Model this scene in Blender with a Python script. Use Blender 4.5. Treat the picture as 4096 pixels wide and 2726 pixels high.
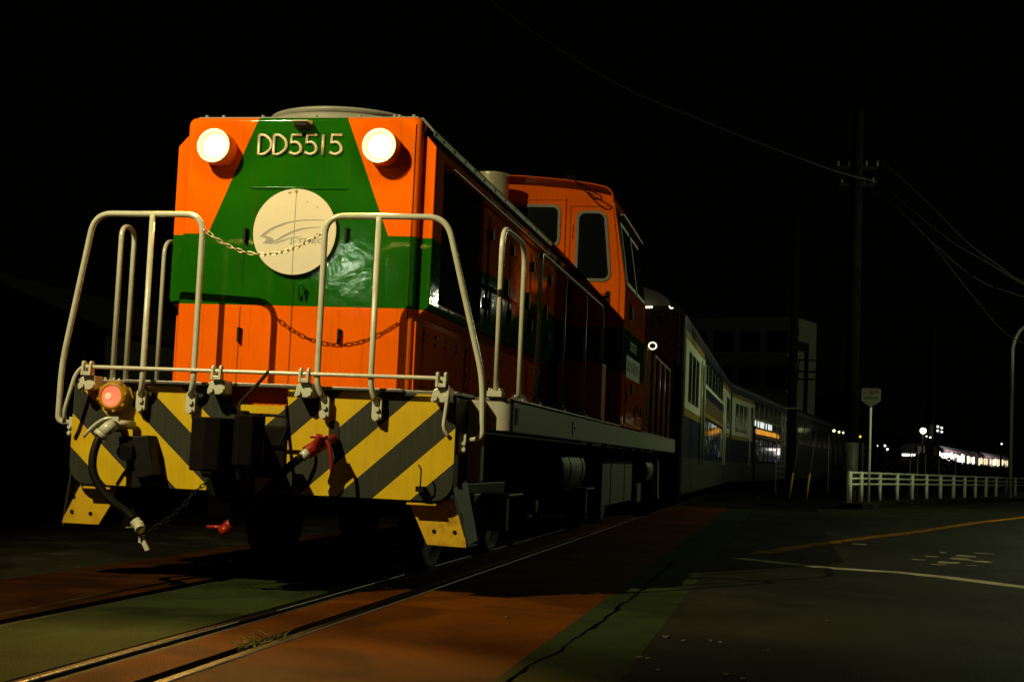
import bpy, bmesh, math, random
from mathutils import Vector, Matrix
random.seed(7)
for o in list(bpy.data.objects): bpy.data.objects.remove(o)
S = bpy.context.scene
COL = S.collection
# ------------------------------------------------------------------ camera
CP = Vector((2.9856, -7.7893, 0.8209)); yaw, pitch, roll = -0.1927, 0.0799, 0.0429
fw = Vector((math.sin(yaw)*math.cos(pitch), math.cos(yaw)*math.cos(pitch), math.sin(pitch)))
r0 = Vector((math.cos(yaw), -math.sin(yaw), 0)); u0 = r0.cross(fw)
rr = math.cos(roll)*r0 + math.sin(roll)*u0; uu = -math.sin(roll)*r0 + math.cos(roll)*u0
cam = bpy.data.cameras.new('camera'); co = bpy.data.objects.new('camera', cam); COL.objects.link(co)
m = Matrix((( rr.x, uu.x, -fw.x, CP.x), (rr.y, uu.y, -fw.y, CP.y), (rr.z, uu.z, -fw.z, CP.z), (0, 0, 0, 1)))
co.matrix_world = m
cam.sensor_width = 36; cam.lens = 5689.3/4096*36; cam.clip_start = .05; cam.clip_end = 3000
S.camera = co
cam.dof.use_dof = True; cam.dof.focus_distance = 8.6; cam.dof.aperture_fstop = 8.0
# ------------------------------------------------------------------ world, lights, exposure
W = bpy.data.worlds.new('World'); S.world = W; W.use_nodes = True
bg = W.node_tree.nodes['Background']; bg.inputs[0].default_value = (0.5, .55, .35, 1); bg.inputs[1].default_value = 0.0008
S.view_settings.view_transform = 'Standard'; S.view_settings.look = 'None'
S.view_settings.exposure = 0; S.view_settings.gamma = 1
S.render.engine = 'CYCLES'
def spot(name, loc, tgt, power, col, ang, blend, rad):
    l = bpy.data.lights.new(name, 'SPOT'); l.energy = power; l.color = col; l.spot_size = math.radians(ang)
    l.spot_blend = blend; l.shadow_soft_size = rad
    o = bpy.data.objects.new(name, l); COL.objects.link(o); o.location = loc
    o.rotation_euler = (Vector(tgt)-Vector(loc)).to_track_quat('-Z', 'Y').to_euler(); return o
def point(name, loc, power, col, rad):
    l = bpy.data.lights.new(name, 'POINT'); l.energy = power; l.color = col; l.shadow_soft_size = rad
    o = bpy.data.objects.new(name, l); COL.objects.link(o); o.location = loc; return o
KEYP = (-3.07, -6.0, 6.8); LAMP2 = (-8.4, -27.0, 5.6); LAMP3 = (11.0, 22.0, 6.8); FLOOD = (20, 80, 10.5)
WARM = (1, .83, .42)
spot('lamp_light', KEYP, (.35, .8, 2.0), 4250, WARM, 57, 1.0, .014)
spot('lamp_light', LAMP2, (0, 0, 1.0), 180, (.90, 1, .66), 60, 1.0, .07)
point('lamp_light', LAMP3, 1250, (.86, 1, .50), .1)
point('floodlight_light', FLOOD, 380, (.95, 1, .66), .08)
# ------------------------------------------------------------------ helpers
def link(o): COL.objects.link(o); return o
def tag(o, label=None, cat=None, group=None, kind=None):
    if label: o['label'] = label
    if cat: o['category'] = cat
    if group: o['group'] = group
    if kind: o['kind'] = kind
    return o
def thing(name, label, cat, loc=(0, 0, 0), rz=0, group=None):
    o = bpy.data.objects.new(name, None); link(o); o.location = loc; o.rotation_euler = (0, 0, rz)
    o.empty_display_size = .2
    return tag(o, label, cat, group)
def arc_fillet(pts, r, n=6):
    pts = [Vector(p) for p in pts]; out = [pts[0]]
    for i in range(1, len(pts)-1):
        a, b, c = pts[i-1], pts[i], pts[i+1]
        d1 = (a-b); d2 = (c-b); rad = min(r, d1.length*.48, d2.length*.48)
        p1 = b+d1.normalized()*rad; p2 = b+d2.normalized()*rad
        for k in range(n+1):
            t = k/n; out.append(p1*(1-t)**2+b*2*t*(1-t)+p2*t*t)
    out.append(pts[-1]); return out
class MB:
    def __init__(s): s.v = []; s.f = []; s.m = []; s.sm = []
    def face(s, idx, mi=0, sm=False): s.f.append(idx); s.m.append(mi); s.sm.append(sm)
    def add(s, vs, fs, mi=0, sm=False):
        b = len(s.v); s.v += [tuple(v) for v in vs]
        for f in fs: s.face([b+i for i in f], mi, sm)
    def box(s, x0, y0, z0, x1, y1, z1, mi=0):
        s.add([(x0,y0,z0),(x1,y0,z0),(x1,y1,z0),(x0,y1,z0),(x0,y0,z1),(x1,y0,z1),(x1,y1,z1),(x0,y1,z1)],
              [(0,3,2,1),(4,5,6,7),(0,1,5,4),(1,2,6,5),(2,3,7,6),(3,0,4,7)], mi); return s
    def cbox(s, c, d, mi=0):
        return s.box(c[0]-d[0]/2, c[1]-d[1]/2, c[2]-d[2]/2, c[0]+d[0]/2, c[1]+d[1]/2, c[2]+d[2]/2, mi)
    def prism(s, poly, axis, a, b, mi=0):
        # poly: 2D points; axis 'y': (x,z) ; 'x': (y,z) ; 'z': (x,y)
        def P(p, t): return {'y': (p[0], t, p[1]), 'x': (t, p[0], p[1]), 'z': (p[0], p[1], t)}[axis]
        n = len(poly); vs = [P(p, a) for p in poly]+[P(p, b) for p in poly]
        fs = [tuple(range(n)), tuple(reversed(range(n, 2*n)))]+[(i, i+n, (i+1) % n+n, (i+1) % n) for i in range(n)]
        s.add(vs, fs, mi); return s
    def tube(s, pts, r, n=10, mi=0, closed=False, flat=None):
        pts = [Vector(p) for p in pts]; m_ = len(pts); base = len(s.v)
        T = []
        for i in range(m_):
            if closed: t = pts[(i+1) % m_]-pts[i-1]
            else: t = pts[min(i+1, m_-1)]-pts[max(i-1, 0)]
            T.append(t.normalized() if t.length > 1e-9 else Vector((0, 0, 1)))
        up = Vector((0, 0, 1)) if abs(T[0].z) < .9 else Vector((1, 0, 0))
        nrm = (up-T[0]*up.dot(T[0])).normalized()
        for i in range(m_):
            nrm = (nrm-T[i]*nrm.dot(T[i])).normalized(); bi = T[i].cross(nrm)
            rad = r[i] if isinstance(r, (list, tuple)) else r
            for k in range(n):
                a = 2*math.pi*k/n; v = nrm*math.cos(a)*rad+bi*math.sin(a)*rad
                if flat: v.y *= flat
                s.v.append(tuple(pts[i]+v))
        rng = m_ if closed else m_-1
        for i in range(rng):
            j = (i+1) % m_
            for k in range(n):
                s.face([base+i*n+k, base+i*n+(k+1) % n, base+j*n+(k+1) % n, base+j*n+k], mi, True)
        if not closed:
            s.face([base+k for k in reversed(range(n))], mi); s.face([base+(m_-1)*n+k for k in range(n)], mi)
        return s
    def cyl(s, a, b, r, n=16, mi=0, r2=None): return s.tube([a, b], [r, r if r2 is None else r2], n, mi)
    def lathe(s, prof, c, axis='y', n=32, mi=0, cap=False):
        # prof: list of (radius, t) along axis
        base = len(s.v)
        for (r, t) in prof:
            for k in range(n):
                a = 2*math.pi*k/n; p, q = r*math.cos(a), r*math.sin(a)
                s.v.append({'y': (c[0]+p, c[1]+t, c[2]+q), 'z': (c[0]+p, c[1]+q, c[2]+t), 'x': (c[0]+t, c[1]+p, c[2]+q)}[axis])
        for i in range(len(prof)-1):
            for k in range(n):
                s.face([base+i*n+k, base+i*n+(k+1) % n, base+(i+1)*n+(k+1) % n, base+(i+1)*n+k], mi, True)
        if cap:
            s.face([base+k for k in range(n)], mi); s.face([base+(len(prof)-1)*n+k for k in range(n)], mi)
        return s
    def build(s, name, mat, parent=None, bevel=0, label=None, fix=True):
        me = bpy.data.meshes.new(name); me.from_pydata(s.v, [], s.f)
        mats = mat if isinstance(mat, (list, tuple)) else [mat]
        for x in mats: me.materials.append(x)
        for p, mi, sm in zip(me.polygons, s.m, s.sm): p.material_index = mi; p.use_smooth = sm
        if fix:
            bm = bmesh.new(); bm.from_mesh(me); bmesh.ops.recalc_face_normals(bm, faces=bm.faces); bm.to_mesh(me); bm.free()
        me.update()
        o = bpy.data.objects.new(name, me); link(o); o.parent = parent
        if bevel:
            md = o.modifiers.new('bevel', 'BEVEL'); md.width = bevel; md.segments = 2; md.limit_method = 'ANGLE'; md.angle_limit = math.radians(40)
        if label: o['label'] = label
        return o
def copy_tree(o, parent=None):
    c = o.copy(); COL.objects.link(c); c.parent = parent
    for ch in o.children: copy_tree(ch, c)
    return c
def text_mesh(s, size, loc, rot, mat, name, parent, ext=.001, sx=1):
    cu = bpy.data.curves.new('t', 'FONT'); cu.body = s; cu.size = size; cu.align_x = 'CENTER'; cu.align_y = 'CENTER'; cu.extrude = ext
    t = bpy.data.objects.new('t', cu); link(t)
    bpy.context.view_layer.update()
    me = bpy.data.meshes.new_from_object(t.evaluated_get(bpy.context.evaluated_depsgraph_get()))
    bpy.data.objects.remove(t)
    o = bpy.data.objects.new(name, me); link(o); me.materials.clear(); me.materials.append(mat)
    M_ = Matrix.Translation(loc) @ Matrix.Rotation(rot[2], 4, 'Z') @ Matrix.Rotation(rot[0], 4, 'X') @ Matrix.Diagonal((sx, 1, 1, 1))
    me.transform(M_); o.parent = parent
    return o
# ------------------------------------------------------------------ materials
class NT:
    def __init__(s, name):
        s.m = bpy.data.materials.new(name); s.m.use_nodes = True; s.n = s.m.node_tree.nodes; s.l = s.m.node_tree.links
        s.b = s.n['Principled BSDF']
    def new(s, t, **k):
        x = s.n.new(t)
        for a, b in k.items(): setattr(x, a, b)
        return x
    def math(s, op, a, b=None, c=None):
        x = s.new('ShaderNodeMath', operation=op)
        for i, v in enumerate((a, b, c)):
            if v is None: continue
            if isinstance(v, (int, float)): x.inputs[i].default_value = v
            else: s.l.new(v, x.inputs[i])
        return x.outputs[0]
    def coord(s):
        t = s.new('ShaderNodeTexCoord'); return t.outputs['Object']
    def noise(s, scale, detail=4, rough=.6, vec=None, dist=0):
        x = s.new('ShaderNodeTexNoise'); x.inputs['Scale'].default_value = scale; x.inputs['Detail'].default_value = detail
        x.inputs['Roughness'].default_value = rough; x.inputs['Distortion'].default_value = dist
        s.l.new(vec or s.coord(), x.inputs['Vector']); return x.outputs['Fac']
    def ramp(s, fac, stops):
        x = s.new('ShaderNodeValToRGB'); s.l.new(fac, x.inputs[0]); e = x.color_ramp.elements
        while len(e) > 1: e.remove(e[-1])
        e[0].position = stops[0][0]; e[0].color = stops[0][1]
        for p, c in stops[1:]:
            y = e.new(p); y.color = c
        return x.outputs[0]
    def mix(s, fac, a, b, mode='MIX'):
        x = s.new('ShaderNodeMix', data_type='RGBA', blend_type=mode)
        for i, v in ((0, fac), (6, a), (7, b)):
            if isinstance(v, (int, float)): x.inputs[i].default_value = v
            elif isinstance(v, tuple): x.inputs[i].default_value = v
            else: s.l.new(v, x.inputs[i])
        return x.outputs[2]
    def bump(s, h, strength, dist=.002, nrm=None):
        x = s.new('ShaderNodeBump'); x.inputs['Strength'].default_value = strength; x.inputs['Distance'].default_value = dist
        s.l.new(h, x.inputs['Height'])
        if nrm: s.l.new(nrm, x.inputs['Normal'])
        s.l.new(x.outputs[0], s.b.inputs['Normal']); return x.outputs[0]
def C4(c): return (c[0], c[1], c[2], 1)
def paint(name, col, rough=.35, metal=0, dirt=.25, dcol=(.03, .022, .012), wav=.15, scale=6, coat=0, streak=False):
    t = NT(name); co_ = t.coord()
    n1 = t.noise(scale, 6, .65, co_)
    if streak:
        mp = t.new('ShaderNodeMapping'); mp.inputs['Scale'].default_value = (9, 9, .8); t.l.new(co_, mp.inputs[0]); n1 = t.noise(3, 5, .6, mp.outputs[0])
    d = t.ramp(n1, [(.48, (0, 0, 0, 1)), (.78, (1, 1, 1, 1))]); d = t.math('MULTIPLY', d, dirt)
    c = t.mix(d, C4(col), C4(dcol)); t.l.new(c, t.b.inputs['Base Color'])
    t.b.inputs['Metallic'].default_value = metal
    r = t.math('MULTIPLY_ADD', t.noise(22, 3, .6, co_), .22, rough-.11); t.l.new(r, t.b.inputs['Roughness'])
    t.b.inputs['Coat Weight'].default_value = coat; t.b.inputs['Specular IOR Level'].default_value = .35
    if wav: t.bump(t.noise(35, 5, .6, co_), wav, .003)
    return t.m
def livery():
    t = NT('livery paint'); co_ = t.coord(); sp = t.new('ShaderNodeSeparateXYZ'); t.l.new(co_, sp.inputs[0]); X, Y, Z = sp.outputs
    band = t.math('MULTIPLY', t.math('GREATER_THAN', Z, 1.672), t.math('LESS_THAN', Z, 2.112))
    lim = t.math('MULTIPLY_ADD', t.math('SUBTRACT', 2.837, Z), .403, .29)
    trap = t.math('MULTIPLY', t.math('LESS_THAN', t.math('ABSOLUTE', X), lim), t.math('GREATER_THAN', Z, 2.0))
    trap = t.math('MULTIPLY', trap, t.math('LESS_THAN', Y, .54))
    g = t.math('MAXIMUM', band, trap)
    n = t.noise(2.3, 5, .6, co_)
    org = t.ramp(n, [(.3, (.70, .108, .001, 1)), (.7, (.80, .128, .0015, 1))])
    grn = t.ramp(n, [(.3, (.006, .078, .0015, 1)), (.7, (.009, .098, .002, 1))])
    c = t.mix(g, org, grn)
    mp = t.new('ShaderNodeMapping'); mp.inputs['Scale'].default_value = (14, 14, .9); t.l.new(co_, mp.inputs[0])
    st = t.ramp(t.noise(2.2, 6, .62, mp.outputs[0]), [(.55, (0, 0, 0, 1)), (.8, (1, 1, 1, 1))])
    c = t.mix(t.math('MULTIPLY', st, .32), c, (.05, .022, .006, 1)); 
    sp2 = t.ramp(t.noise(90, 2, .5, co_), [(.72, (0, 0, 0, 1)), (.76, (1, 1, 1, 1))])
    c = t.mix(t.math('MULTIPLY', sp2, .25), c, (.06, .025, .006, 1))
    t.l.new(c, t.b.inputs['Base Color'])
    r = t.math('MULTIPLY_ADD', t.noise(14, 4, .6, co_), .05, .03); t.l.new(r, t.b.inputs['Roughness'])
    t.b.inputs['Specular IOR Level'].default_value = .3
    h = t.math('ADD', t.math('MULTIPLY', t.noise(8, 3, .6, co_), 1.0), t.math('MULTIPLY', t.noise(75, 2, .5, co_), .14))
    t.bump(h, .42, .003)
    return t.m
def hazard(side):
    # diagonal yellow / dark stripes across the buffer beam, V-shaped about the middle
    t = NT('hazard stripe paint'); co_ = t.coord(); sp = t.new('ShaderNodeSeparateXYZ'); t.l.new(co_, sp.inputs[0]); X, Y, Z = sp.outputs
    # measured: the right half slopes z = .895*x + c, yellow for c in [.17..]
    a = t.math('ABSOLUTE', X)
    cst = t.math('SUBTRACT', Z, t.math('MULTIPLY', a, .893))
    ph = t.math('FRACT', t.math('DIVIDE', t.math('ADD', cst, .2775+.39*4), .39))
    y = t.math('LESS_THAN', ph, .5)
    n = t.noise(5, 5, .6, co_)
    yel = t.ramp(n, [(.3, (.50, .335, .002, 1)), (.7, (.60, .41, .003, 1))])
    mp = t.new('ShaderNodeMapping'); mp.inputs['Scale'].default_value = (12, 12, .8); t.l.new(co_, mp.inputs[0])
    st = t.ramp(t.noise(3, 6, .6, mp.outputs[0]), [(.45, (0, 0, 0, 1)), (.75, (1, 1, 1, 1))])
    dk = t.mix(t.math('MULTIPLY', st, .35), (.019, .023, .014, 1), (.055, .06, .043, 1))
    c = t.mix(y, dk, t.mix(t.math('MULTIPLY', st, .18), yel, (.16, .09, .01, 1)))
    t.l.new(c, t.b.inputs['Base Color']); t.b.inputs['Roughness'].default_value = .5; t.b.inputs['Specular IOR Level'].default_value = .25
    t.bump(t.noise(40, 4, .6, co_), .3, .002)
    return t.m
def ground(name, c1, c2, rough=.85, scale=60, spec=.3, bstr=.6, worn=None, big=1.2):
    t = NT(name); co_ = t.coord()
    n = t.noise(scale, 5, .75, co_); nb = t.noise(big, 5, .6, co_)
    f = t.math('MULTIPLY_ADD', n, .5, t.math('MULTIPLY', nb, .5))
    c = t.ramp(f, [(.35, C4(c1)), (.65, C4(c2))])
    fl = t.ramp(t.noise(scale*3.1, 2, .5, co_), [(.70, (0, 0, 0, 1)), (.74, (1, 1, 1, 1))])
    c = t.mix(t.math('MULTIPLY', fl, .55), c, C4([min(1, q*3.2+.012) for q in c2]))
    gr = t.math('MULTIPLY_ADD', t.noise(scale*1.7, 4, .8, co_), 1.3, .35)
    c = t.mix(1.0, c, t.ramp(gr, [(0, (.1, .1, .1, 1)), (1.4, (1, 1, 1, 1))]), 'MULTIPLY')
    pt = t.ramp(t.noise(big*.9, 3, .5, co_, 1.2), [(.42, (.55, .55, .55, 1)), (.58, (1, 1, 1, 1))])
    c = t.mix(1.0, c, pt, 'MULTIPLY')
    if worn:
        w = t.ramp(t.noise(big*2.7, 7, .7, co_), [(.54, (0, 0, 0, 1)), (.66, (1, 1, 1, 1))])
        c = t.mix(t.math('MULTIPLY', w, .6), c, C4(worn))
    t.l.new(c, t.b.inputs['Base Color'])
    t.l.new(t.math('MULTIPLY_ADD', nb, .25, rough-.12), t.b.inputs['Roughness'])
    t.b.inputs['Specular IOR Level'].default_value = spec*.12
    vo = t.new('ShaderNodeTexVoronoi'); vo.inputs['Scale'].default_value = 130; t.l.new(co_, vo.inputs['Vector'])
    t.bump(t.math('ADD', vo.outputs[0], n), bstr, .004)
    return t.m
def emit(name, col, st):
    t = NT(name); t.b.inputs['Base Color'].default_value = C4(col); t.b.inputs['Emission Color'].default_value = C4(col)
    t.b.inputs['Emission Strength'].default_value = st; return t.m
def glass(name, col=(.004, .006, .004), rough=.06):
    t = NT(name); t.b.inputs['Base Color'].default_value = C4(col); t.b.inputs['Roughness'].default_value = rough
    t.b.inputs['Specular IOR Level'].default_value = .6; t.bump(t.noise(2.5, 2, .5), .08, .01); return t.m
M_LIV = livery(); M_HAZ = hazard(1)
M_CREAM = paint('cream handrail paint', (.50, .51, .40), .24, dirt=.35, dcol=(.2, .17, .09), wav=.3, scale=14); M_CREAM.node_tree.nodes['Principled BSDF'].inputs['Specular IOR Level'].default_value = .6
M_GREY = paint('grey underframe paint', (.36, .37, .30), .45, dirt=.4, dcol=(.1, .09, .06), wav=.4, scale=7, streak=True)
M_LGREY = paint('light grey roof paint', (.25, .25, .20), .4, dirt=.4, dcol=(.1, .09, .06), wav=.3)
M_YEL = paint('yellow paint', (.52, .32, .004), .5, dirt=.55, dcol=(.12, .05, .006), wav=.4, scale=8)
M_YELD = paint('grimy yellow lamp paint', (.34, .19, .003), .5, dirt=.7, dcol=(.08, .03, .004), wav=.5, scale=14)
M_YRUST = paint('rust-stained yellow paint', (.52, .32, .004), .55, dirt=1.0, dcol=(.13, .045, .006), wav=.8, scale=11)
M_ORG = paint('orange paint', (.78, .15, .006), .35, dirt=.3, dcol=(.06, .02, .005), wav=.3)
M_BLK = paint('black steel', (.006, .006, .005), .55, dirt=.4, dcol=(.018, .013, .008), wav=.6, scale=9); M_BLK.node_tree.nodes['Principled BSDF'].inputs['Specular IOR Level'].default_value = .12
M_STP = paint('dark olive step plate', (.035, .036, .024), .6, dirt=.4, wav=.4)
M_CHR = paint('bright steel tube', (.80, .79, .64), .25, metal=.1, dirt=.1, wav=0)
M_LOUV = paint('black louvre', (.004, .004, .003), .8, dirt=.2, wav=0); M_LOUV.node_tree.nodes['Principled BSDF'].inputs['Specular IOR Level'].default_value = .08
M_DUSTY = paint('dusty steel', (.010, .009, .007), .8, dirt=.5, dcol=(.02, .014, .009), wav=.5, scale=8)
M_UND = paint('dark grey equipment paint', (.10, .10, .075), .55, dirt=.5, dcol=(.05, .04, .03), wav=.4, scale=5)
M_RUB = paint('black rubber', (.005, .005, .004), .5, dirt=.2, wav=.4); M_RUB.node_tree.nodes['Principled BSDF'].inputs['Specular IOR Level'].default_value = .12
M_CHK = paint('checker plate steel', (.17, .17, .15), .38, metal=.6, dirt=.5, wav=.8, scale=20)
M_DISC = paint('cream painted disc', (.60, .58, .46), .6, dirt=.10, dcol=(.35, .27, .11), wav=.1, scale=9)
M_LOGO = paint('faded grey logo paint', (.27, .285, .29), .6, dirt=.25, dcol=(.5, .46, .33), wav=0)
M_NUM = paint('brushed number metal', (.36, .36, .26), .4, metal=.25, dirt=.3, wav=.3, scale=30)
M_SEAM = paint('dark seam', (.015, .008, .004), .8, dirt=0, wav=0)
M_SEAMG = paint('brown seam', (.25, .17, .03), .8, dirt=0, wav=0)
M_RED = paint('red cock paint', (.24, .014, .005), .35, dirt=.3, wav=.3)
M_CHAIN = paint('brassy chain', (.50, .42, .26), .3, metal=.8, dirt=.3, dcol=(.12, .06, .02), wav=0)
M_BRASS = paint('brass fitting', (.6, .42, .06), .35, metal=.6, dirt=.3, wav=0)
M_GASK = paint('window rubber', (.10, .10, .07), .45, dirt=.3, wav=.2)
M_GLASS = glass('dark cab glass')
M_RAIL = paint('polished rail steel', (.034, .021, .010), .36, metal=1, dirt=.5, dcol=(.12, .06, .03), wav=.4, scale=18)
M_RUST = paint('rusty rail side', (.05, .028, .015), .8, dirt=.5, wav=.5)
M_HEAD = emit('headlight lens', (1, .80, .50), 26)
M_HEADE = emit('headlight lens edge', (1, .62, .28), 2.4)
M_RINGD = paint('reflector rim', (.16, .10, .05), .4, wav=0)
M_RING = paint('headlight bezel', (.62, .52, .36), .3, metal=.2, dirt=.1, wav=0)
M_TAIL = emit('lit red lens', (1, .13, .07), 1.0)
M_TAILC = emit('lit lens core', (1, .30, .15), 1.2)
# ------------------------------------------------------------------ the ground
def sheet(name, x0, x1, y0, y1, mat, z1=0.0, z0=-.12, nx=1):
    o = MB().box(x0, y0, z0, x1, y1, z1).build(name, mat); tag(o, kind='structure'); return o
MG_ASP = ground('asphalt', (.014, .014, .009), (.036, .036, .022), .7, 70, .3, .9, (.034, .032, .020), .5)
MG_OLD = ground('old pavement', (.010, .011, .006), (.024, .024, .014), .75, 60, .4, .9, (.05, .046, .034), .8)
MG_RED = ground('worn red paving', (.080, .023, .0004), (.155, .043, .0008), .7, 60, .35, .8, (.07, .024, .003), 1.3)
MG_GRN = ground('worn green paving', (.021, .034, .010), (.034, .052, .017), .7, 60, .3, .8, (.04, .045, .02), 1.1)
MG_DK = ground('dark earth', (.008, .008, .005), (.02, .018, .012), .95, 20, .2, 1, None, .4)
g = MB().box(-400, -60, -.9, 400, 900, -.1).build('ground', MG_DK); tag(g, kind='structure')
Y0, Y1 = -14, 19.5
sheet('road', 2.4, 3.6, Y0, Y1, MG_ASP); 
rd = MB().prism([(3.6, -14), (14, -14), (30, 70), (22, 84), (12.2, 47), (8.6, 37), (5.9, 28.8), (4.75, 23.2), (3.6, 22)], 'z', -.12, 0).build('road', MG_ASP); tag(rd, kind='structure')
sheet('green_paving', 1.962, 2.4, Y0, Y1, MG_GRN)
sheet('red_paving', .948, 1.962, Y0, Y1, MG_RED)
sheet('red_paving', .60, .83, Y0, Y1, MG_RED)
sheet('green_paving', -.285, .455, Y0, Y1, MG_GRN)
MG_RED2 = ground('darker red paving', (.022, .008, .001), (.050, .016, .002), .75, 60, .3, .8, (.02, .01, .003), 1.6)  # same red paving with a darker base colour, for the left strip
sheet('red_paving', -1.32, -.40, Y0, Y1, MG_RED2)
sheet('pavement', -2.16, -1.32, Y0, Y1, MG_OLD, -.004)
sheet('pavement', -9, -2.16, Y0, 40, MG_OLD, -.03)
sheet('track_edging', .545, .60, Y0, Y1, M_DUSTY, -.010)
sheet('track_edging', -.40, -.285, Y0, Y1, M_DUSTY, -.02)
sheet('track_bed', -2.2, 2.4, Y1, 40, MG_DK, -.03)
M_CRK = paint('crack', (.002, .002, .001), 1, dirt=0, wav=0); M_CRK.node_tree.nodes['Principled BSDF'].inputs['Specular IOR Level'].default_value = 0
# cracked line in the green paving
def ribbon(name, pts, w, z, mat, jit=0, wj=0):
    b = MB(); P = [Vector((p[0], p[1], 0)) for p in pts]; Q = [P[0]]
    for a, c in zip(P[:-1], P[1:]):
        n = max(1, int((c-a).length/.12)) if jit else 1
        for k in range(1, n+1):
            q = a.lerp(c, k/n); q.x += random.uniform(-jit, jit); q.y += random.uniform(-jit, jit)*.3; Q.append(q)
    L = []; 
    for i, q in enumerate(Q):
        d = (Q[min(i+1, len(Q)-1)]-Q[max(i-1, 0)]).normalized(); n = Vector((-d.y, d.x, 0))
        ww = w/2*(1+random.uniform(-wj, wj)); L.append((q+n*ww, q-n*ww))
    for l, r_ in L: b.v += [(l.x, l.y, z), (r_.x, r_.y, z)]
    for i in range(len(L)-1): b.face([2*i, 2*i+1, 2*i+3, 2*i+2])
    o = b.build(name, mat)
    if o.data.polygons and o.data.polygons[0].normal.z < 0: o.data.flip_normals()
    return tag(o, kind='structure')
ribbon('pavement_crack', [(2.03, -3.2), (2.025, -2.1), (2.066, -1.7), (2.07, -1.18), (2.092, -.7), (2.093, .17), (2.11, 1.4), (2.1, 4)], .016, .004, M_CRK, .010, .7)
M_WLINE = ground('worn white road paint', (.42, .43, .28), (.75, .75, .52), .8, 90, .3, .5, (.1, .1, .07), 3)
M_OLINE = ground('worn orange road paint', (.28, .12, .004), (.50, .22, .006), .8, 90, .3, .5, (.05, .03, .012), 4)
ribbon('white_line', [(2.6, 5.0), (3.08, 4.60), (3.36, 4.40), (3.9, 4.32), (4.28, 4.05), (4.76, 3.47), (5.3, 2.7), (6.2, 1.2)], .21, .004, M_WLINE, .004, .12)
ribbon('orange_line', [(2.75, 5.8), (3.318, 7.985), (4.0, 10.2), (4.724, 12.5), (6.2, 17.8), (7.818, 23.0), (10.5, 31), (16, 46)], .17, .004, M_OLINE, .008, .3)
bm_ = MB()
for (x, y, w, h) in [(4.25,6.25,.10,.10),(4.43,6.9,.12,.12),(4.50,6.06,.17,.22),(4.68,6.72,.15,.28),(4.80,7.28,.18,.22),(5.06,7.98,.16,.16),(4.36,5.67,.12,.08),(4.85,6.49,.14,.18),(4.68,5.82,.08,.08),(3.38,6.85,.10,.1),(3.82,8.56,.12,.18),(4.62,7.75,.07,.16)]:
    n = 9; v = []
    for k in range(n):
        a = 2*math.pi*k/n; rr_ = 1+random.uniform(-.3, .15)
        v.append((x+math.copysign(abs(math.cos(a))**.6, math.cos(a))*w/1.5*rr_, y+math.copysign(abs(math.sin(a))**.6, math.sin(a))*h/1.5*rr_))
    bm_.add([(p[0], p[1], .004) for p in v], [tuple(range(n))])
o = bm_.build('faded_road_marking', M_WLINE); tag(o, kind='structure')
# rails: one object each
def rail(x, label):
    t = thing('rail', label, 'rail', (x, 0, 0), group='rails of the street track')
    MB().box(-.020, Y0, -.045, .020, Y1+12, .004).build('rail_head', M_RAIL, t, bevel=.006)
    MB().box(-.009, Y0, -.115, .009, Y1+12, -.045).build('rail_web', M_RUST, t)
rail(-.5335+.02, 'dull rail under the left wheels, between red paving on both sides')
rail(.500, 'shiny rail along the right edge of the green paving strip')
rail(.915, 'outermost steel rail on the right with weeds in its groove')
for p in [(-.05, Y0, -.11, -.0)]: pass
# weeds, scraps
M_WEED = paint('dry weed', (.11, .125, .02), .7, dirt=.3, dcol=(.05, .06, .01), wav=0)
def weed(x, y, n, h, label):
    b = MB()
    for k in range(n):
        a = random.uniform(0, 6.28); l = h*random.uniform(.5, 1.2); sx, sy = x+random.gauss(0, .018), y+random.gauss(0, .07)
        pts = []
        for q in range(5):
            t_ = q/4; pts.append((sx+math.cos(a)*l*.7*t_**1.6, sy+math.sin(a)*l*.7*t_**1.6, -.03+l*t_*(1-.45*t_)))
        b.tube(pts, [.0035, .004, .0035, .0025, .0008], 4)
    o = b.build('weed', M_WEED); tag(o, label, 'weed', 'weeds growing in the rail groove')
weed(.868, -2.15, 46, .10, 'thickest tuft of dry weeds in the outermost rail groove')
weed(.868, -1.86, 6, .085, 'thin upright weed stalk just behind the thick tuft')
weed(.868, -1.42, 4, .03, 'tiny sprig of weed in the groove nearest the locomotive')
M_SCRAP = paint('pale scrap', (.11, .105, .075), .6, dirt=.5, wav=.3)
for i, (x, y, s_) in enumerate([(2.456,-.997,.022),(2.545,-1.092,.014),(2.715,-1.063,.013),(2.414,-1.748,.016),(2.446,-1.764,.012),(2.776,-2.071,.018),(2.514,-2.076,.013),(2.847,-2.158,.017),(3.227,.184,.012),(2.932,-1.224,.010),(2.67,-1.023,.011),(1.62,-.62,.012)]):
    b = MB(); n = 6
    v = [(x+math.cos(a)*s_*random.uniform(.6, 1.2), y+math.sin(a)*s_*random.uniform(.8, 1.6)) for a in [k*6.283/n for k in range(n)]]
    b.prism(v, 'z', .001, .006)
    o = b.build('litter_scrap', M_SCRAP); tag(o, 'tiny pale scrap lying loose on the paving right of the track', 'litter', 'scraps scattered on the paving')
# ------------------------------------------------------------------ the locomotive
LOCO = thing('diesel_locomotive', 'orange and green diesel locomotive with lit headlights and striped front beam', 'locomotive')
def part(b, name, mat, parent=LOCO, bevel=0, label=None, fix=True): return b.build(name, mat, parent, bevel, label, fix)
HY = .464; HW = .762
def rrect(w, z0, z1, r, n=5):
    P = [(-w, z0), (w, z0)]
    for k in range(n+1):
        a = math.pi/2*k/n; P.append((w-r+r*math.cos(a), z1-r+r*math.sin(a)))
    # cambered roof
    for k in range(n+1):
        a = math.pi/2+math.pi/2*k/n; P.append((-w+r+r*math.cos(a), z1-r+r*math.sin(a)))
    return P
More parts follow.
